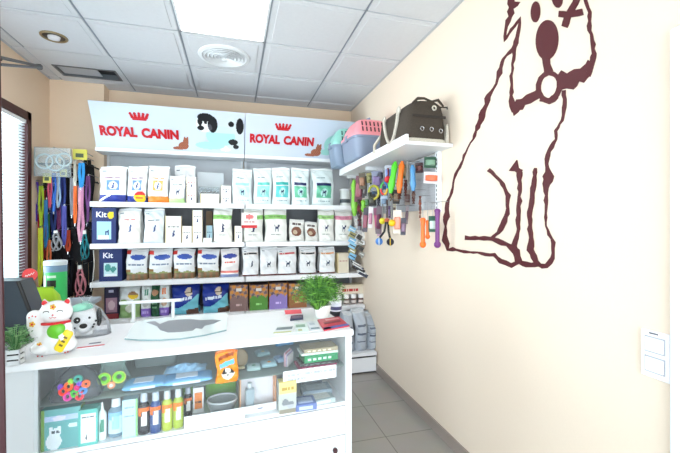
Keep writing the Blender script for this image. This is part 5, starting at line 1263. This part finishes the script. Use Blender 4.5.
# ------------------------------------------------------------ items in the display
LZ, UZ = .6105, .7825
DG_ = 'display compartment goods'
def bot(px0, px1, y0, yb, z=LZ, extra=.0):
    px = (px0+px1)/2; c = on(px, yb, z); d = ray(px, yb); tt = (z-EYE)/d.z
    return c, (px1-px0)/FPX*tt, (yb-y0)/FPX*tt
def bottle(x0, x1, y0, yb, cb, cc, cl, label, capstyle='flip', clb=(.93, .93, .92), deep=0, clear=False, name='shampoo_bottle'):
    c, w, h = bot(x0, x1, y0, yb); r = w/2*.95; pos = c+E2*(r+.012+deep)
    t = thing(name, label, 'bottle', (pos.x, pos.y, LZ), DG_, math.atan2(.0728, .9973))
    m = mat(cb, .25) if not clear else glassy(cb, .35, .1)
    MB().loft([(0, r*.92, r*.75), (.004, r, r*.82), (h*.66, r, r*.82), (h*.74, r*.8, r*.7), (h*.78, r*.45, r*.45), (h*.80, r*.45, r*.45)], m, 28).build('bottle_body', t, True)
    ms = mat(cc, .35)
    if capstyle == 'flip': MB().loft([(h*.79, r*.62, r*.6), (h*.97, r*.58, r*.56), (h, r*.5, r*.48)], ms, 24).build('cap', t, True)
    elif capstyle == 'spray':
        MB().loft([(h*.78, r*.42, r*.42), (h*.88, r*.30, r*.3), (h*.96, r*.26, r*.26), (h, r*.12, r*.12)], ms, 20).build('nozzle', t, True)
    q = MB()
    n = 12; R1, R2 = r+.0006, r*.82+.0006; vs = []; fs = []; mm = []
    zs = [h*.10, h*.22, h*.34, h*.46, h*.56, h*.66]
    for z in zs:
        for k in range(n+1):
            a = -1.15+2.3*k/n; vs.append((R1*math.sin(a), -R2*math.cos(a), z))
    for jz in range(len(zs)-1):
        for k in range(n):
            fs.append((jz*(n+1)+k, jz*(n+1)+k+1, (jz+1)*(n+1)+k+1, (jz+1)*(n+1)+k)); f = (jz, k)
            if jz == 4: mm.append(mat(cl, .35))
            elif jz in (1, 2, 3) and 4 <= k <= 8 and not (jz == 3 and k in (4,)): mm.append(mat(clb, .35))
            elif jz == 3 and k < 4: mm.append(mat(cl, .35))
            else: mm.append(mat(cb if not clear else (.8, .88, .92), .3))
    q.add(vs, fs, mm); q.build('label_panel', t, True)
    return t
bottle(137, 148.5, 396, 437.3, (.12, .11, .15), (.75, .79, .84), (.93, .45, .12), 'black shampoo bottle with orange label, leftmost of the five')
bottle(149, 160.2, 395, 435.7, (.15, .28, .52), (.75, .80, .86), (.93, .45, .12), 'blue shampoo bottle with orange label')
bottle(161, 171.8, 393.5, 433, (.70, .76, .24), (.80, .84, .86), (.93, .50, .12), 'yellow-green shampoo bottle, left of the two', clb=(.92, .93, .9))
bottle(172.4, 183, 391.5, 430.5, (.66, .74, .22), (.80, .84, .86), (.93, .50, .12), 'yellow-green shampoo bottle, right of the two', clb=(.85, .88, .82))
bottle(183.5, 192, 390, 419, (.13, .12, .14), (.70, .74, .8), (.93, .45, .12), 'shorter black shampoo bottle behind the yellow-green ones', deep=.0)
bottle(106.5, 121.3, 402, 440, (.70, .85, .94), (.94, .95, .96), (.55, .75, .92), 'clear pale blue bottle with white cap', clb=(.62, .80, .93), clear=True, name='lotion_bottle')
bottle(96.5, 104.5, 405, 442.5, (.93, .95, .94), (.94, .95, .95), (.93, .95, .94), 'slim white spray bottle with green leaf mark', 'spray', clb=(.25, .55, .45), name='spray_bottle')
def dbox(x0, x1, y0, yb, design, label, d=.05, z=LZ, name='product_carton', deep=.012, nu=22, nv=26, cat='carton', rz=0):
    c, w, h = bot(x0, x1, y0, yb, z); pos = c+E2*(d/2+deep); t = thing(name, label, cat, (pos.x, pos.y, z), DG_, math.atan2(.0728, .9973)+rz)
    make_box(w*.97, h, d, design, t, nu, nv); return t
def catbox(u, v):
    if u < .08: return 'carton', (.45, .62, .25)
    if .70 < v < .82: return 'label_panel', (.72, .80, .92) if ((u-.45)/.17)**2+((v-.76)/.06)**2 > 1 else (.90, .88, .98)
    if ((u-.32)/.2)**2+((v-.20)/.20)**2 < 1 or ((u-.36)/.15)**2+((v-.42)/.10)**2 < 1 or (abs(u-.26) < .04 and abs(v-.51) < .05) or (abs(u-.46) < .04 and abs(v-.51) < .05): return 'label_panel', (.90, .93, .95) if ((u-.31)**2+(v-.43)**2 > .0015 and (u-.42)**2+(v-.43)**2 > .0015) else (.3, .35, .4)
    if ((u-.8)/.12)**2+((v-.55)/.06)**2 < 1: return 'carton', (.85, .95, .93)
    return 'carton', (.40, .68, .68)
dbox(42.5, 77, 410, 450.5, catbox, 'teal carton with a white kitten picture at the display left end', d=.06, nu=34, nv=30)
def whitegreen(u, v):
    if u < .12 or u > .9 or v < .06 or v > .9: return 'carton', (.35, .72, .68)
    if words(u, v, .2, .85, .80, .05, 5): return 'carton', (.35, .4, .42)
    if dogm(u, v, .42, .22, .10): return 'carton', (.15, .2, .22)
    return 'carton', (.90, .93, .93)
dbox(78.3, 95.5, 411, 447, whitegreen, 'white carton with green edges beside the kitten carton')
dbox(122.3, 136.3, 401, 438.5, lambda u, v: ('carton', (.55, .85, .50) if u > .88 else ((.5, .62, .70) if words(u, v, .15, .75, .8, .04, 4) or words(u, v, .15, .75, .55, .03, 4) else (.74, .87, .91))), 'pale blue carton with green edge left of the black bottle')
dbox(193, 203.5, 391.5, 417, lambda u, v: ('carton', (.93, .94, .94) if (u < .15 or u > .85 or v < .15 or v > .82) else ((.3, .2, .15) if words(u, v, .2, .8, .42, .1, 3, 1) else (.93, .52, .16))), 'orange and white carton right of the bottles', nu=14, deep=.04)
dbox(182, 202, 385, 412, plainbox((.36, .60, .16)), 'olive green box behind the orange and white carton', deep=.075, d=.08)
dbox(206, 238, 383, 411, plainbox((.36, .60, .16)), 'large moss green box behind the clear dish', deep=.115, d=.08)
# clear dish
c, w, h = bot(206, 240, 399, 416); pos = c+E2*.08
t = thing('glass_dish', 'round clear dish in front of the moss green box', 'dish', (pos.x, pos.y, LZ), DG_)
w *= .86; t.location += E2*-.025; MB().loft([(0, w*.36, w*.26), (.004, w*.40, w*.3), (.04, w*.5, w*.4), (.052, w*.51, w*.41), (.052, w*.47, w*.38), (.04, w*.46, w*.37), (.008, w*.36, w*.26)], glassy((.82, .86, .88), .45, .1), 36).build('bowl', t, True)
q = MB(); q.tube([(w*.5*math.cos(a_), w*.4*math.sin(a_), .052) for a_ in [2*PI*k/32 for k in range(32)]], .004, mat((.85, .88, .9), .3), 8, True); q.build('rim', t, True)
# white ledge
c1, _, _ = bot(184, 184, 0, 430.5); c2, _, _ = bot(245, 245, 0, 419.5)
t = thing('paper_sign_strip', 'long white paper strip lying inside the display by the dish', 'paper strip', (0, 0, LZ)); m_ = (c1+c2)/2+E2*.009; t.location = (m_.x, m_.y, LZ); t.rotation_euler[2] = math.atan2(.0728, .9973)
Lx = (c2-c1).length/2; MB().box(-Lx, Lx, -.002, .001, 0, .050, mat((.93, .94, .95), .5, 'paper')).build('strip', t); 
q = MB(); 
for k in range(16): q.box(-Lx*.9+k*Lx*.11, -Lx*.9+k*Lx*.11+Lx*.07, -.0026, -.0021, .028, .032, mat((.72, .74, .78), .5))
q.build('printed_text', t)
# open gift box with bottle
c, w, h = bot(241, 277, 379, 414); pos = c+E2*.05; t = thing('gift_box', 'white open gift box with clear bottle and orange sides', 'gift box', (pos.x, pos.y, LZ), DG_, math.atan2(.0728, .9973)+.03)
MB().box(-w/2, w/2, .03, .034, .0, h, mat((.86, .86, .88), .5)).box(-w/2, -w/2+.003, -.03, .034, 0, h, mat((.93, .70, .52), .5)).box(w/2-.003, w/2, -.03, .034, 0, h, mat((.93, .66, .48), .5)).box(-w/2, w/2, -.03, .034, 0, .003, WHITE).build('tray_box', t)
MB().box(-w/2, w/2, -.034, -.030, 0, h*.22, WHITE).build('front_panel', t)
q = MB().box(-.006, .018, -.0346, -.034, h*.09, h*.13, mat((.5, .52, .6), .5)).build('printed_mark', t)
MB().loft([(.004, .020, .016, 5), (h*.62, .020, .016, 5), (h*.66, .010, .010, 2)], glassy((.78, .86, .90), .5, .08), 24).build('bottle', t, True).location = (-w*.22, 0, 0)
MB().loft([(h*.66, .010, .010), (h*.80, .010, .010)], mat((.8, .84, .87), .3), 20).build('bottle_cap', t, True).location = (-w*.22, 0, 0)
# yellow picture box
def ybox(u, v):
    if v > .62: return 'label_panel', (.72, .60, .32) if words(u, v, .15, .85, .78, .09, 4) else (.91, .84, .55)
    a = math.sin(u*19)*math.sin(v*23+u*6)
    if ((u-.36)/.2)**2+((v-.34)/.12)**2 < 1 or ((u-.66)/.2)**2+((v-.26)/.12)**2 < 1: return 'label_panel', (.52, .54, .56) if v > .28 else (.70, .72, .74)
    return 'carton', (.74, .76, .74) if v > .14 else (.58, .56, .50)
dbox(279.5, 297.5, 383, 414.5, ybox, 'carton with yellow top and grey kitten picture', nu=26, nv=30)
# lying packs on the right
def lay(x0, x1, yf, yb, z, col, col2, label, h=.02, name='flat_pack', z_up=0):
    A, B = on(x0, yf, z), on(x1, yf-(x1-x0)*.14, z); mid = (A+B)/2+E2*.045; w = (B-A).length
    t = thing(name, label, 'pack', (mid.x, mid.y, z+z_up), DG_, math.atan2(.0728, .9973)+random.uniform(-.1, .1))
    MB().box(-w/2, w/2, -.04, .05, 0, h, mat(col, .35), .003).build('pack', t); 
    MB().box(-w*.35, w*.3, -.0412, -.0405, h*.25, h*.75, mat(col2, .4)).box(-w*.35, w*.35, -.025, .03, h+.0003, h+.0009, mat(col2, .4)).build('label_panel', t)
lay(297, 318, 413, 0, LZ, (.45, .52, .72), (.75, .8, .9), 'blue pack lying right of the yellow topped carton', .03)
lay(309, 336, 407, 0, LZ, (.75, .80, .80), (.93, .93, .9), 'pale pack with white label at the display right end', .022)
lay(304, 333, 400, 0, LZ, (.55, .62, .68), (.7, .75, .78), 'grey blue pack under the yellow bag', .035, z_up=0)
c = on(318, 396, LZ)+E2*.13
t = thing('yellow_treat_pouch', 'shiny yellow pouch lying at the display right end', 'pouch', (c.x, c.y+.0, LZ+.0), DG_, .1)
q = MB(); q.M = Matrix.Rotation(PI/2, 4, 'Y'); q.loft([(-.062, .004, .03, 6, -.055), (-.05, .012, .036, 4, -.055), (0, .020, .04, 3, -.055), (.05, .012, .036, 4, -.055), (.062, .004, .03, 6, -.055)], mat((.86, .76, .22), .25), 24); q.build('pouch_body', t, True)
MB().box(-.035, .04, -.041, -.037, .045, .065, mat((.35, .38, .42), .4)).build('label_panel', t)
MB().box(-.05, .05, -.035, .04, 0, .036, mat((.45, .48, .52), .5)).build('carton_below', t)
# upper glass shelf
def upper(px0, px1, y0, yb): return bot(px0, px1, y0, yb, UZ)
c, w, h = upper(46, 96, 358, 404)
t = thing('toy_net_bag', 'grey mesh bag of colourful small toys on the glass shelf', 'toy bag', ((c+E2*.075).x, (c+E2*.075).y, UZ), DG_, .15)
MB().loft([(0, w*.44, .05, 3.5), (.012, w*.47, .058, 3), (.05, w*.42, .05, 3), (.09, w*.28, .035, 2.5), (.118, w*.10, .02, 2), (.128, w*.15, .02, 2)], glassy((.45, .47, .50), .42, .3, 'grey_mesh'), 28).build('mesh_bag', t)
cols = [(.85, .2, .5), (.95, .4, .2), (.3, .75, .3), (.5, .35, .8), (.9, .25, .2), (.35, .6, .85), (.55, .8, .3), (.8, .3, .6), (.95, .45, .25), (.45, .3, .7), (.9, .3, .35), (.3, .65, .6)]
for k in range(12):
    a = k*2.4; r = .010+.011*math.sqrt(k)
    q = MB().torus((r*math.cos(a), -.064, .052+r*.75*math.sin(a)), .007+.003*((k*5) % 3), .0055, mat(cols[k], .4), 'y', sx=.6+.2*(k % 3), seg=14)
    q.build('ring_toy', t, True)
c, w, h = upper(93, 128, 368, 392)
t = thing('butterfly_toy_pack', 'clear pack with green and yellow flower toy and orange disc', 'toy pack', ((c+E2*.05).x, (c+E2*.05).y, UZ), DG_, .1)
MB().loft([(0, w*.42, .03, 4), (.03, w*.45, .032, 4), (.085, w*.30, .012, 4), (.105, w*.34, .003, 4)], glassy((.72, .85, .82), .15, .1), 28).build('plastic_bag', t)
GY = mat((.45, .80, .15), .4); YE = mat((.85, .90, .25), .4)
for s in (-1, 1):
    MB().torus((s*.026, -.036, .052), .016, .007, GY, 'y', seg=18).build('green_wing', t, True)
    MB().torus((s*.026, -.037, .050), .022, .003, YE, 'y', seg=18).build('yellow_trim', t, True)
MB().sphere((0, -.042, .024), (.015, .006, .015), mat((.93, .62, .45), .4)).sphere((0, -.047, .024), (.007, .003, .007), mat((.9, .9, .9), .4)).build('orange_disc', t, True)
# teal pouch hanging over shelf edge
def bluepack(x0, x1, y0, yb, label, deep=.01):
    c, w, h = upper(x0, x1, y0, yb); p = c+E2*(.06+deep); t = thing('wet_wipes_pack', label, 'pack', (p.x, p.y, UZ), DG_, math.atan2(.0728, .9973)+.02)
    q = MB(); q.M = Matrix.Rotation(PI/2, 4, 'Y') ; z = w/2
    q.loft([(-z, .002, .045, 6, -.014), (-z*.86, .010, .05, 3, -.014), (-z*.4, .014, .052, 3, -.015), (z*.3, .013, .052, 3, -.015), (z*.86, .010, .05, 3, -.014), (z, .002, .045, 6, -.014)], mat((.50, .74, .93), .25), 24); q.build('pack_body', t, True)
    MB().box(-w*.25, w*.2, -.035, .02, .0285, .031, mat((.88, .92, .96), .3), .001).build('opening_flap', t)
    MB().box(-w*.3, w*.25, -.0535, -.051, .008, .018, mat((.85, .88, .95), .3)).build('label_panel', t)
    return t
bluepack(123, 163, 380, 393, 'light blue wipes pack lying at the left of two')
bluepack(164, 211, 376, 387.5, 'light blue wipes pack lying at the right of two')
c, w, h = upper(165, 205, 368, 384); t = thing('crumpled_blue_bag', 'crumpled pale blue plastic bag on top of the wipes', 'bag', ((c+E2*.09).x, (c+E2*.09).y, UZ+.031), DG_)
q = MB(); rs = random.Random(3)
vs = []; NX, NY = 14, 8
for i in range(NX+1):
    for k in range(NY+1):
        e = math.sin(PI*i/NX)*math.sin(PI*k/NY); vs.append(((i/NX-.5)*w*1.0, (k/NY-.5)*.09, .002+e*.022*rs.uniform(.4, 1.2)))
fs = [(i*(NY+1)+k, (i+1)*(NY+1)+k, (i+1)*(NY+1)+k+1, i*(NY+1)+k+1) for i in range(NX) for k in range(NY)]
nb = len(vs); vs += [(v[0], v[1], 0) for v in vs]; fs += [tuple(x+nb for x in f) for f in fs]
q.add(vs, fs, mat((.62, .80, .93), .25)); q.build('film', t)
c, w, h = upper(130, 172, 356, 380)
t = thing('clear_storage_tub', 'clear plastic tub with grey lid behind the blue packs', 'tub', ((c+E2*.23).x, (c+E2*.23).y, UZ), DG_, .07)
MB().loft([(0, w*.5, .06, 8), (.075, w*.56, .07, 8)], glassy((.75, .82, .82), .4, .1), 32).build('tub', t)
MB().loft([(.0755, w*.58, .072, 8), (.088, w*.58, .072, 8), (.092, w*.54, .066, 8)], mat((.78, .81, .82), .35), 32).build('lid', t, True)
def orange_p(u, v):
    if v > .93: return 'top_seal', (.9, .48, .12)
    if ((u-.5)/.3)**2+((v-.30)/.17)**2 < 1: return 'label_panel', (.22, .20, .20) if (abs(abs(u-.5)-.20) < .07 and v > .29) or (abs(abs(u-.5)-.09) < .03 and abs(v-.33) < .02) or (abs(u-.5) < .045 and abs(v-.25) < .022) else (.93, .91, .88)
    if .16 < u < .88 and abs(v-.60-(u-.5)*.2) < .075: return 'label_panel', (.45, .75, .93)
    if .15 < u < .85 and abs(v-.82-(u-.5)*.2) < .05: return 'label_panel', (.62, .30, .15)
    return 'pouch', (.95, .56, .16)
c, w, h = upper(216.5, 238, 350, 384); p = c+E2*.035; t = thing('dog_treat_pouch', 'orange treat pouch with white dog picture on the glass shelf', 'pouch', (p.x, p.y, UZ), DG_, .07)
make_bag(w, min(h, .132), .045, orange_p, t, basecol=(.95, .56, .16))
c, w, h = upper(239, 246, 352, 376); p = c+E2*.10; t = thing('brown_chew_pack', 'round brown chew pack behind the orange pouch', 'pack', (p.x, p.y, UZ), DG_)
MB().sphere((0, 0, .045), (.035, .015, .045), mat((.55, .48, .36), .6)).build('chew', t, True); MB().box(-.02, .02, -.018, -.012, .0, .012, mat((.7, .65, .5), .5)).build('label_panel', t)
k_ = 0
for (x0, x1, y0, yb, c_, l_) in ((248, 262, 364, 372, (.70, .82, .82), 'pale green sachet with a dot right of the orange pouch'), (263, 279, 361, 370, (.66, .80, .84), 'pale blue sachet with an orange dot in the middle of the glass shelf'), (258, 272, 350, 360, (.60, .74, .76), 'grey green sachet at the back of the glass shelf'), (279, 290, 358, 368, (.62, .76, .88), 'sky blue sachet beside the stack of green cartons')):
    c, w, h = upper(x0, x1, y0, yb); p = c+E2*(.05+.02*k_); t = thing('treat_sachet', l_, 'sachet', (p.x, p.y, UZ), DG_, .1*k_)
    MB().loft([(0, w*.5, .035, 6), (.006, w*.52, .038, 5), (.014, w*.46, .032, 5), (.017, w*.3, .02, 4)], mat(c_, .35), 24).build('pouch', t, True)
    MB().sphere((.0, -.01, .0165), (.009, .009, .003), mat([(.3, .6, .5), (.92, .62, .25), (.85, .8, .5), (.3, .5, .8)][k_], .4), 12, 6).build('printed_dot', t, True); k_ += 1
# stack of green cartons
c = on(320, 368.5, UZ)+E2*.055
zz = UZ
for k, (w, h, cc, l_, dx) in enumerate(((.185, .012, (.62, .18, .35), 'dark pink flat carton at the bottom of the green stack', -.006), (.185, .014, (.12, .12, .13), 'black flat carton second in the green stack', .004), (.165, .034, (.08, .56, .33), 'bright green carton with white marks in the stack', .010), (.18, .010, (.85, .88, .86), 'pale thin carton above the bright green one', .006), (.165, .018, (.66, .60, .48), 'beige carton topmost of the stack', .01))):
    p = c+E1*dx; t = thing('flat_carton', l_, 'carton', (p.x, p.y, zz+.0003), 'stacked flat cartons', math.atan2(.0728, .9973)+random.uniform(-.05, .05))
    MB().box(-w/2, w/2, -.045, .05, 0, h, mat(cc, .4), .0015).build('carton', t)
    if h > .009:
        q = MB(); lc = (.85, .95, .88) if k == 2 else tuple(min(1, x+.35) for x in cc)
        for j_ in range(5): q.box(-w*.4+j_*w*.15, -w*.4+j_*w*.15+w*.09, -.0456, -.0451, h*.3, h*.6, mat(lc, .5))
        q.build('printed_text', t)
    zz += h+.0006
# blue & colour sachets left of the stack
c, w, h = upper(288, 301, 352, 369); p = c+E2*.03; t = thing('striped_sachet_bundle', 'bundle of pink and white striped sachets beside the green stack', 'sachets', (p.x-.01, p.y+.04, UZ), DG_, -.5)
q = MB()
for k in range(5): q.box(-.014+.004*k, -.012+.004*k, -.04, .04, 0, .065-.004*k, mat([(.85, .8, .85), (.82, .5, .55), (.88, .86, .9), (.7, .6, .75), (.9, .88, .88)][k], .4))
q.build('sachets', t)
c, w, h = upper(282, 300, 346, 356); p = c+E2*.12; t = thing('sky_blue_pack', 'bright sky blue pack at the back of the glass shelf', 'pack', (p.x, p.y+.06, UZ), DG_, .1)
MB().box(-.05, .05, -.01, .01, 0, .085, mat((.25, .62, .86), .35), .004).build('pack', t); MB().box(-.03, .03, -.0115, -.0105, .03, .05, mat((.85, .93, .97), .4)).build('label_panel', t)
# jewellery-like hanging black clip on worktop underside
c, w, h = upper(92, 98, 356, 368); p = c+E2*.07; t = thing('black_clip', 'black plastic clip hanging at the top of the display', 'clip', (p.x, p.y, .921))
MB().box(-.010, .010, -.006, .006, -.045, 0, BLACK, .003).build('clip_body', t); MB().torus((0, 0, -.05), .009, .003, BLACK, 'y').build('ring', t, True)
# grey patterned leads at the top of display
for k, (xa, l_) in enumerate(((185, 'grey patterned bundle hanging at the display back, left one'), (232, 'grey patterned bundle hanging at the display back, middle one'), (150, 'grey patterned bundle hanging at the display back, leftmost one'))):
    c, w, h = upper(xa-14, xa+14, 352, 372); p = c+E2*(.30-.02*k); t = thing('mesh_bundle', l_, 'bundle', (p.x, p.y, UZ), 'grey bundles in the display', .1)
    q = MB()
    for j_ in range(26):
        a = j_*.9; q.torus((random.uniform(-.05, .05), random.uniform(-.015, .015), random.uniform(.02, .10)), random.uniform(.010, .018), .0025, mat([(.3, .28, .3), (.62, .6, .62), (.45, .42, .44)][j_ % 3], .5), 'y', seg=10)
    o = q.build('chain_links', t, True); MB().box(-.055, .055, .018, .022, 0, .12, mat((.55, .57, .6), .5)).build('backing', t)
# small green pad hanging in lower left
c, w, h = bot(84, 104, 392, 405, LZ); p = c+E2*.14; t = thing('teal_pouch', 'teal fabric pouch behind the white spray bottle', 'pouch', (p.x-.01, p.y+.02, LZ), DG_, .2)
MB().loft([(0, .05, .015, 4), (.02, .055, .02, 3), (.12, .045, .016, 3), (.15, .03, .006, 3)], mat((.12, .52, .48), .5, 'cloth'), 24).build('pouch_body', t, True); MB().box(-.02, .02, -.019, -.017, .05, .08, mat((.5, .75, .7), .5)).build('label_panel', t)
# paper notice on the glass
A, B = PZ(283, 383, .7), PZ(336, 376, .7)
ang = math.atan2(.0728, .9973)
def glasspt(px, py):   # hit the counter's front plane
    d = ray(px, py); n = E2; tt = (F0+E2*.003-EYEP).dot(n)/d.dot(n); return EYEP+d*tt
g0, g1, g2, g3 = glasspt(283, 384.5), glasspt(336, 377), glasspt(336, 364), glasspt(283, 372)
o0 = (g0+g1+g2+g3)/4; t = thing('paper_notice', 'white paper notice with two lines of print on the glass', 'notice', o0, None, ang)
wv, hv = (g1-g0).length/2, ((g3-g0).length+(g2-g1).length)/4
MB().box(-wv, wv, -.0035, -.0005, -hv, hv, mat((.93, .95, .96), .6, 'paper')).build('paper', t)
q = MB(); ink = mat((.35, .38, .45), .6)
def glyphs(q, x0, x1, z, h, y, m, seed):
    rr = random.Random(seed); x = x0
    while x < x1:
        w = rr.uniform(.003, .0045); k = rr.randint(0, 3)
        if rr.random() < .12: x += w; continue
        q.box(x, x+w*.25, y-.0005, y, z-h/2, z+h/2, m)
        if k != 0: q.box(x, x+w*.8, y-.0005, y, z+h*.35, z+h/2, m)
        if k != 1: q.box(x+w*.55, x+w*.8, y-.0005, y, z-h/2, z+h/2, m)
        if k > 1: q.box(x, x+w*.8, y-.0005, y, z-h*.08, z+h*.08, m)
        x += w*1.35
glyphs(q, -wv*.84, wv*.92, hv*.28, hv*.38, -.0036, ink, 5); glyphs(q, -wv*.84, -wv*.18, -hv*.40, hv*.36, -.0036, ink, 9)
q.build('printed_text', t)

# ------------------------------------------------------------ lights
def area(name, loc, rot, sx, sy, power, col):
    L = bpy.data.lights.new(name, 'AREA'); L.shape = 'RECTANGLE'; L.size = sx; L.size_y = sy; L.energy = power; L.color = col
    o = bpy.data.objects.new(name, L); C.objects.link(o); o.location = loc; o.rotation_euler = rot; return o
area('added_shop_window_daylight', (-.15, YF-.12, 1.2), (PI/2, 0, 0), 2.6, 2.2, 60, (.93, .97, 1))
area('added_doorway_daylight', (XL-.13, .33, 1.05), (0, -PI/2, 0), 2.1, 1.6, 8, (.95, .98, 1))
area('left_window_daylight', (XL-.13, (WY0+WY1)/2, 1.67), (0, -PI/2, 0), 1.35, 1.7, 55, (.93, .97, 1))
w = bpy.data.worlds.new('World'); bpy.context.scene.world = w; w.use_nodes = True
w.node_tree.nodes['Background'].inputs[0].default_value = (.80, .90, 1.0, 1); w.node_tree.nodes['Background'].inputs[1].default_value = 3.0

# ------------------------------------------------------------ camera
cam = bpy.data.cameras.new('camera'); co = bpy.data.objects.new('camera', cam); C.objects.link(co)
co.location = (0, 0, EYE); co.rotation_euler = (PI/2, 0, -YAW); cam.sensor_width = 36; cam.lens = 36*FPX/680; cam.clip_start = .05
bpy.context.scene.camera = co
vs_ = bpy.context.scene.view_settings; vs_.view_transform = 'Standard'; vs_.look = 'None'; vs_.exposure = 0.68; vs_.gamma = 1
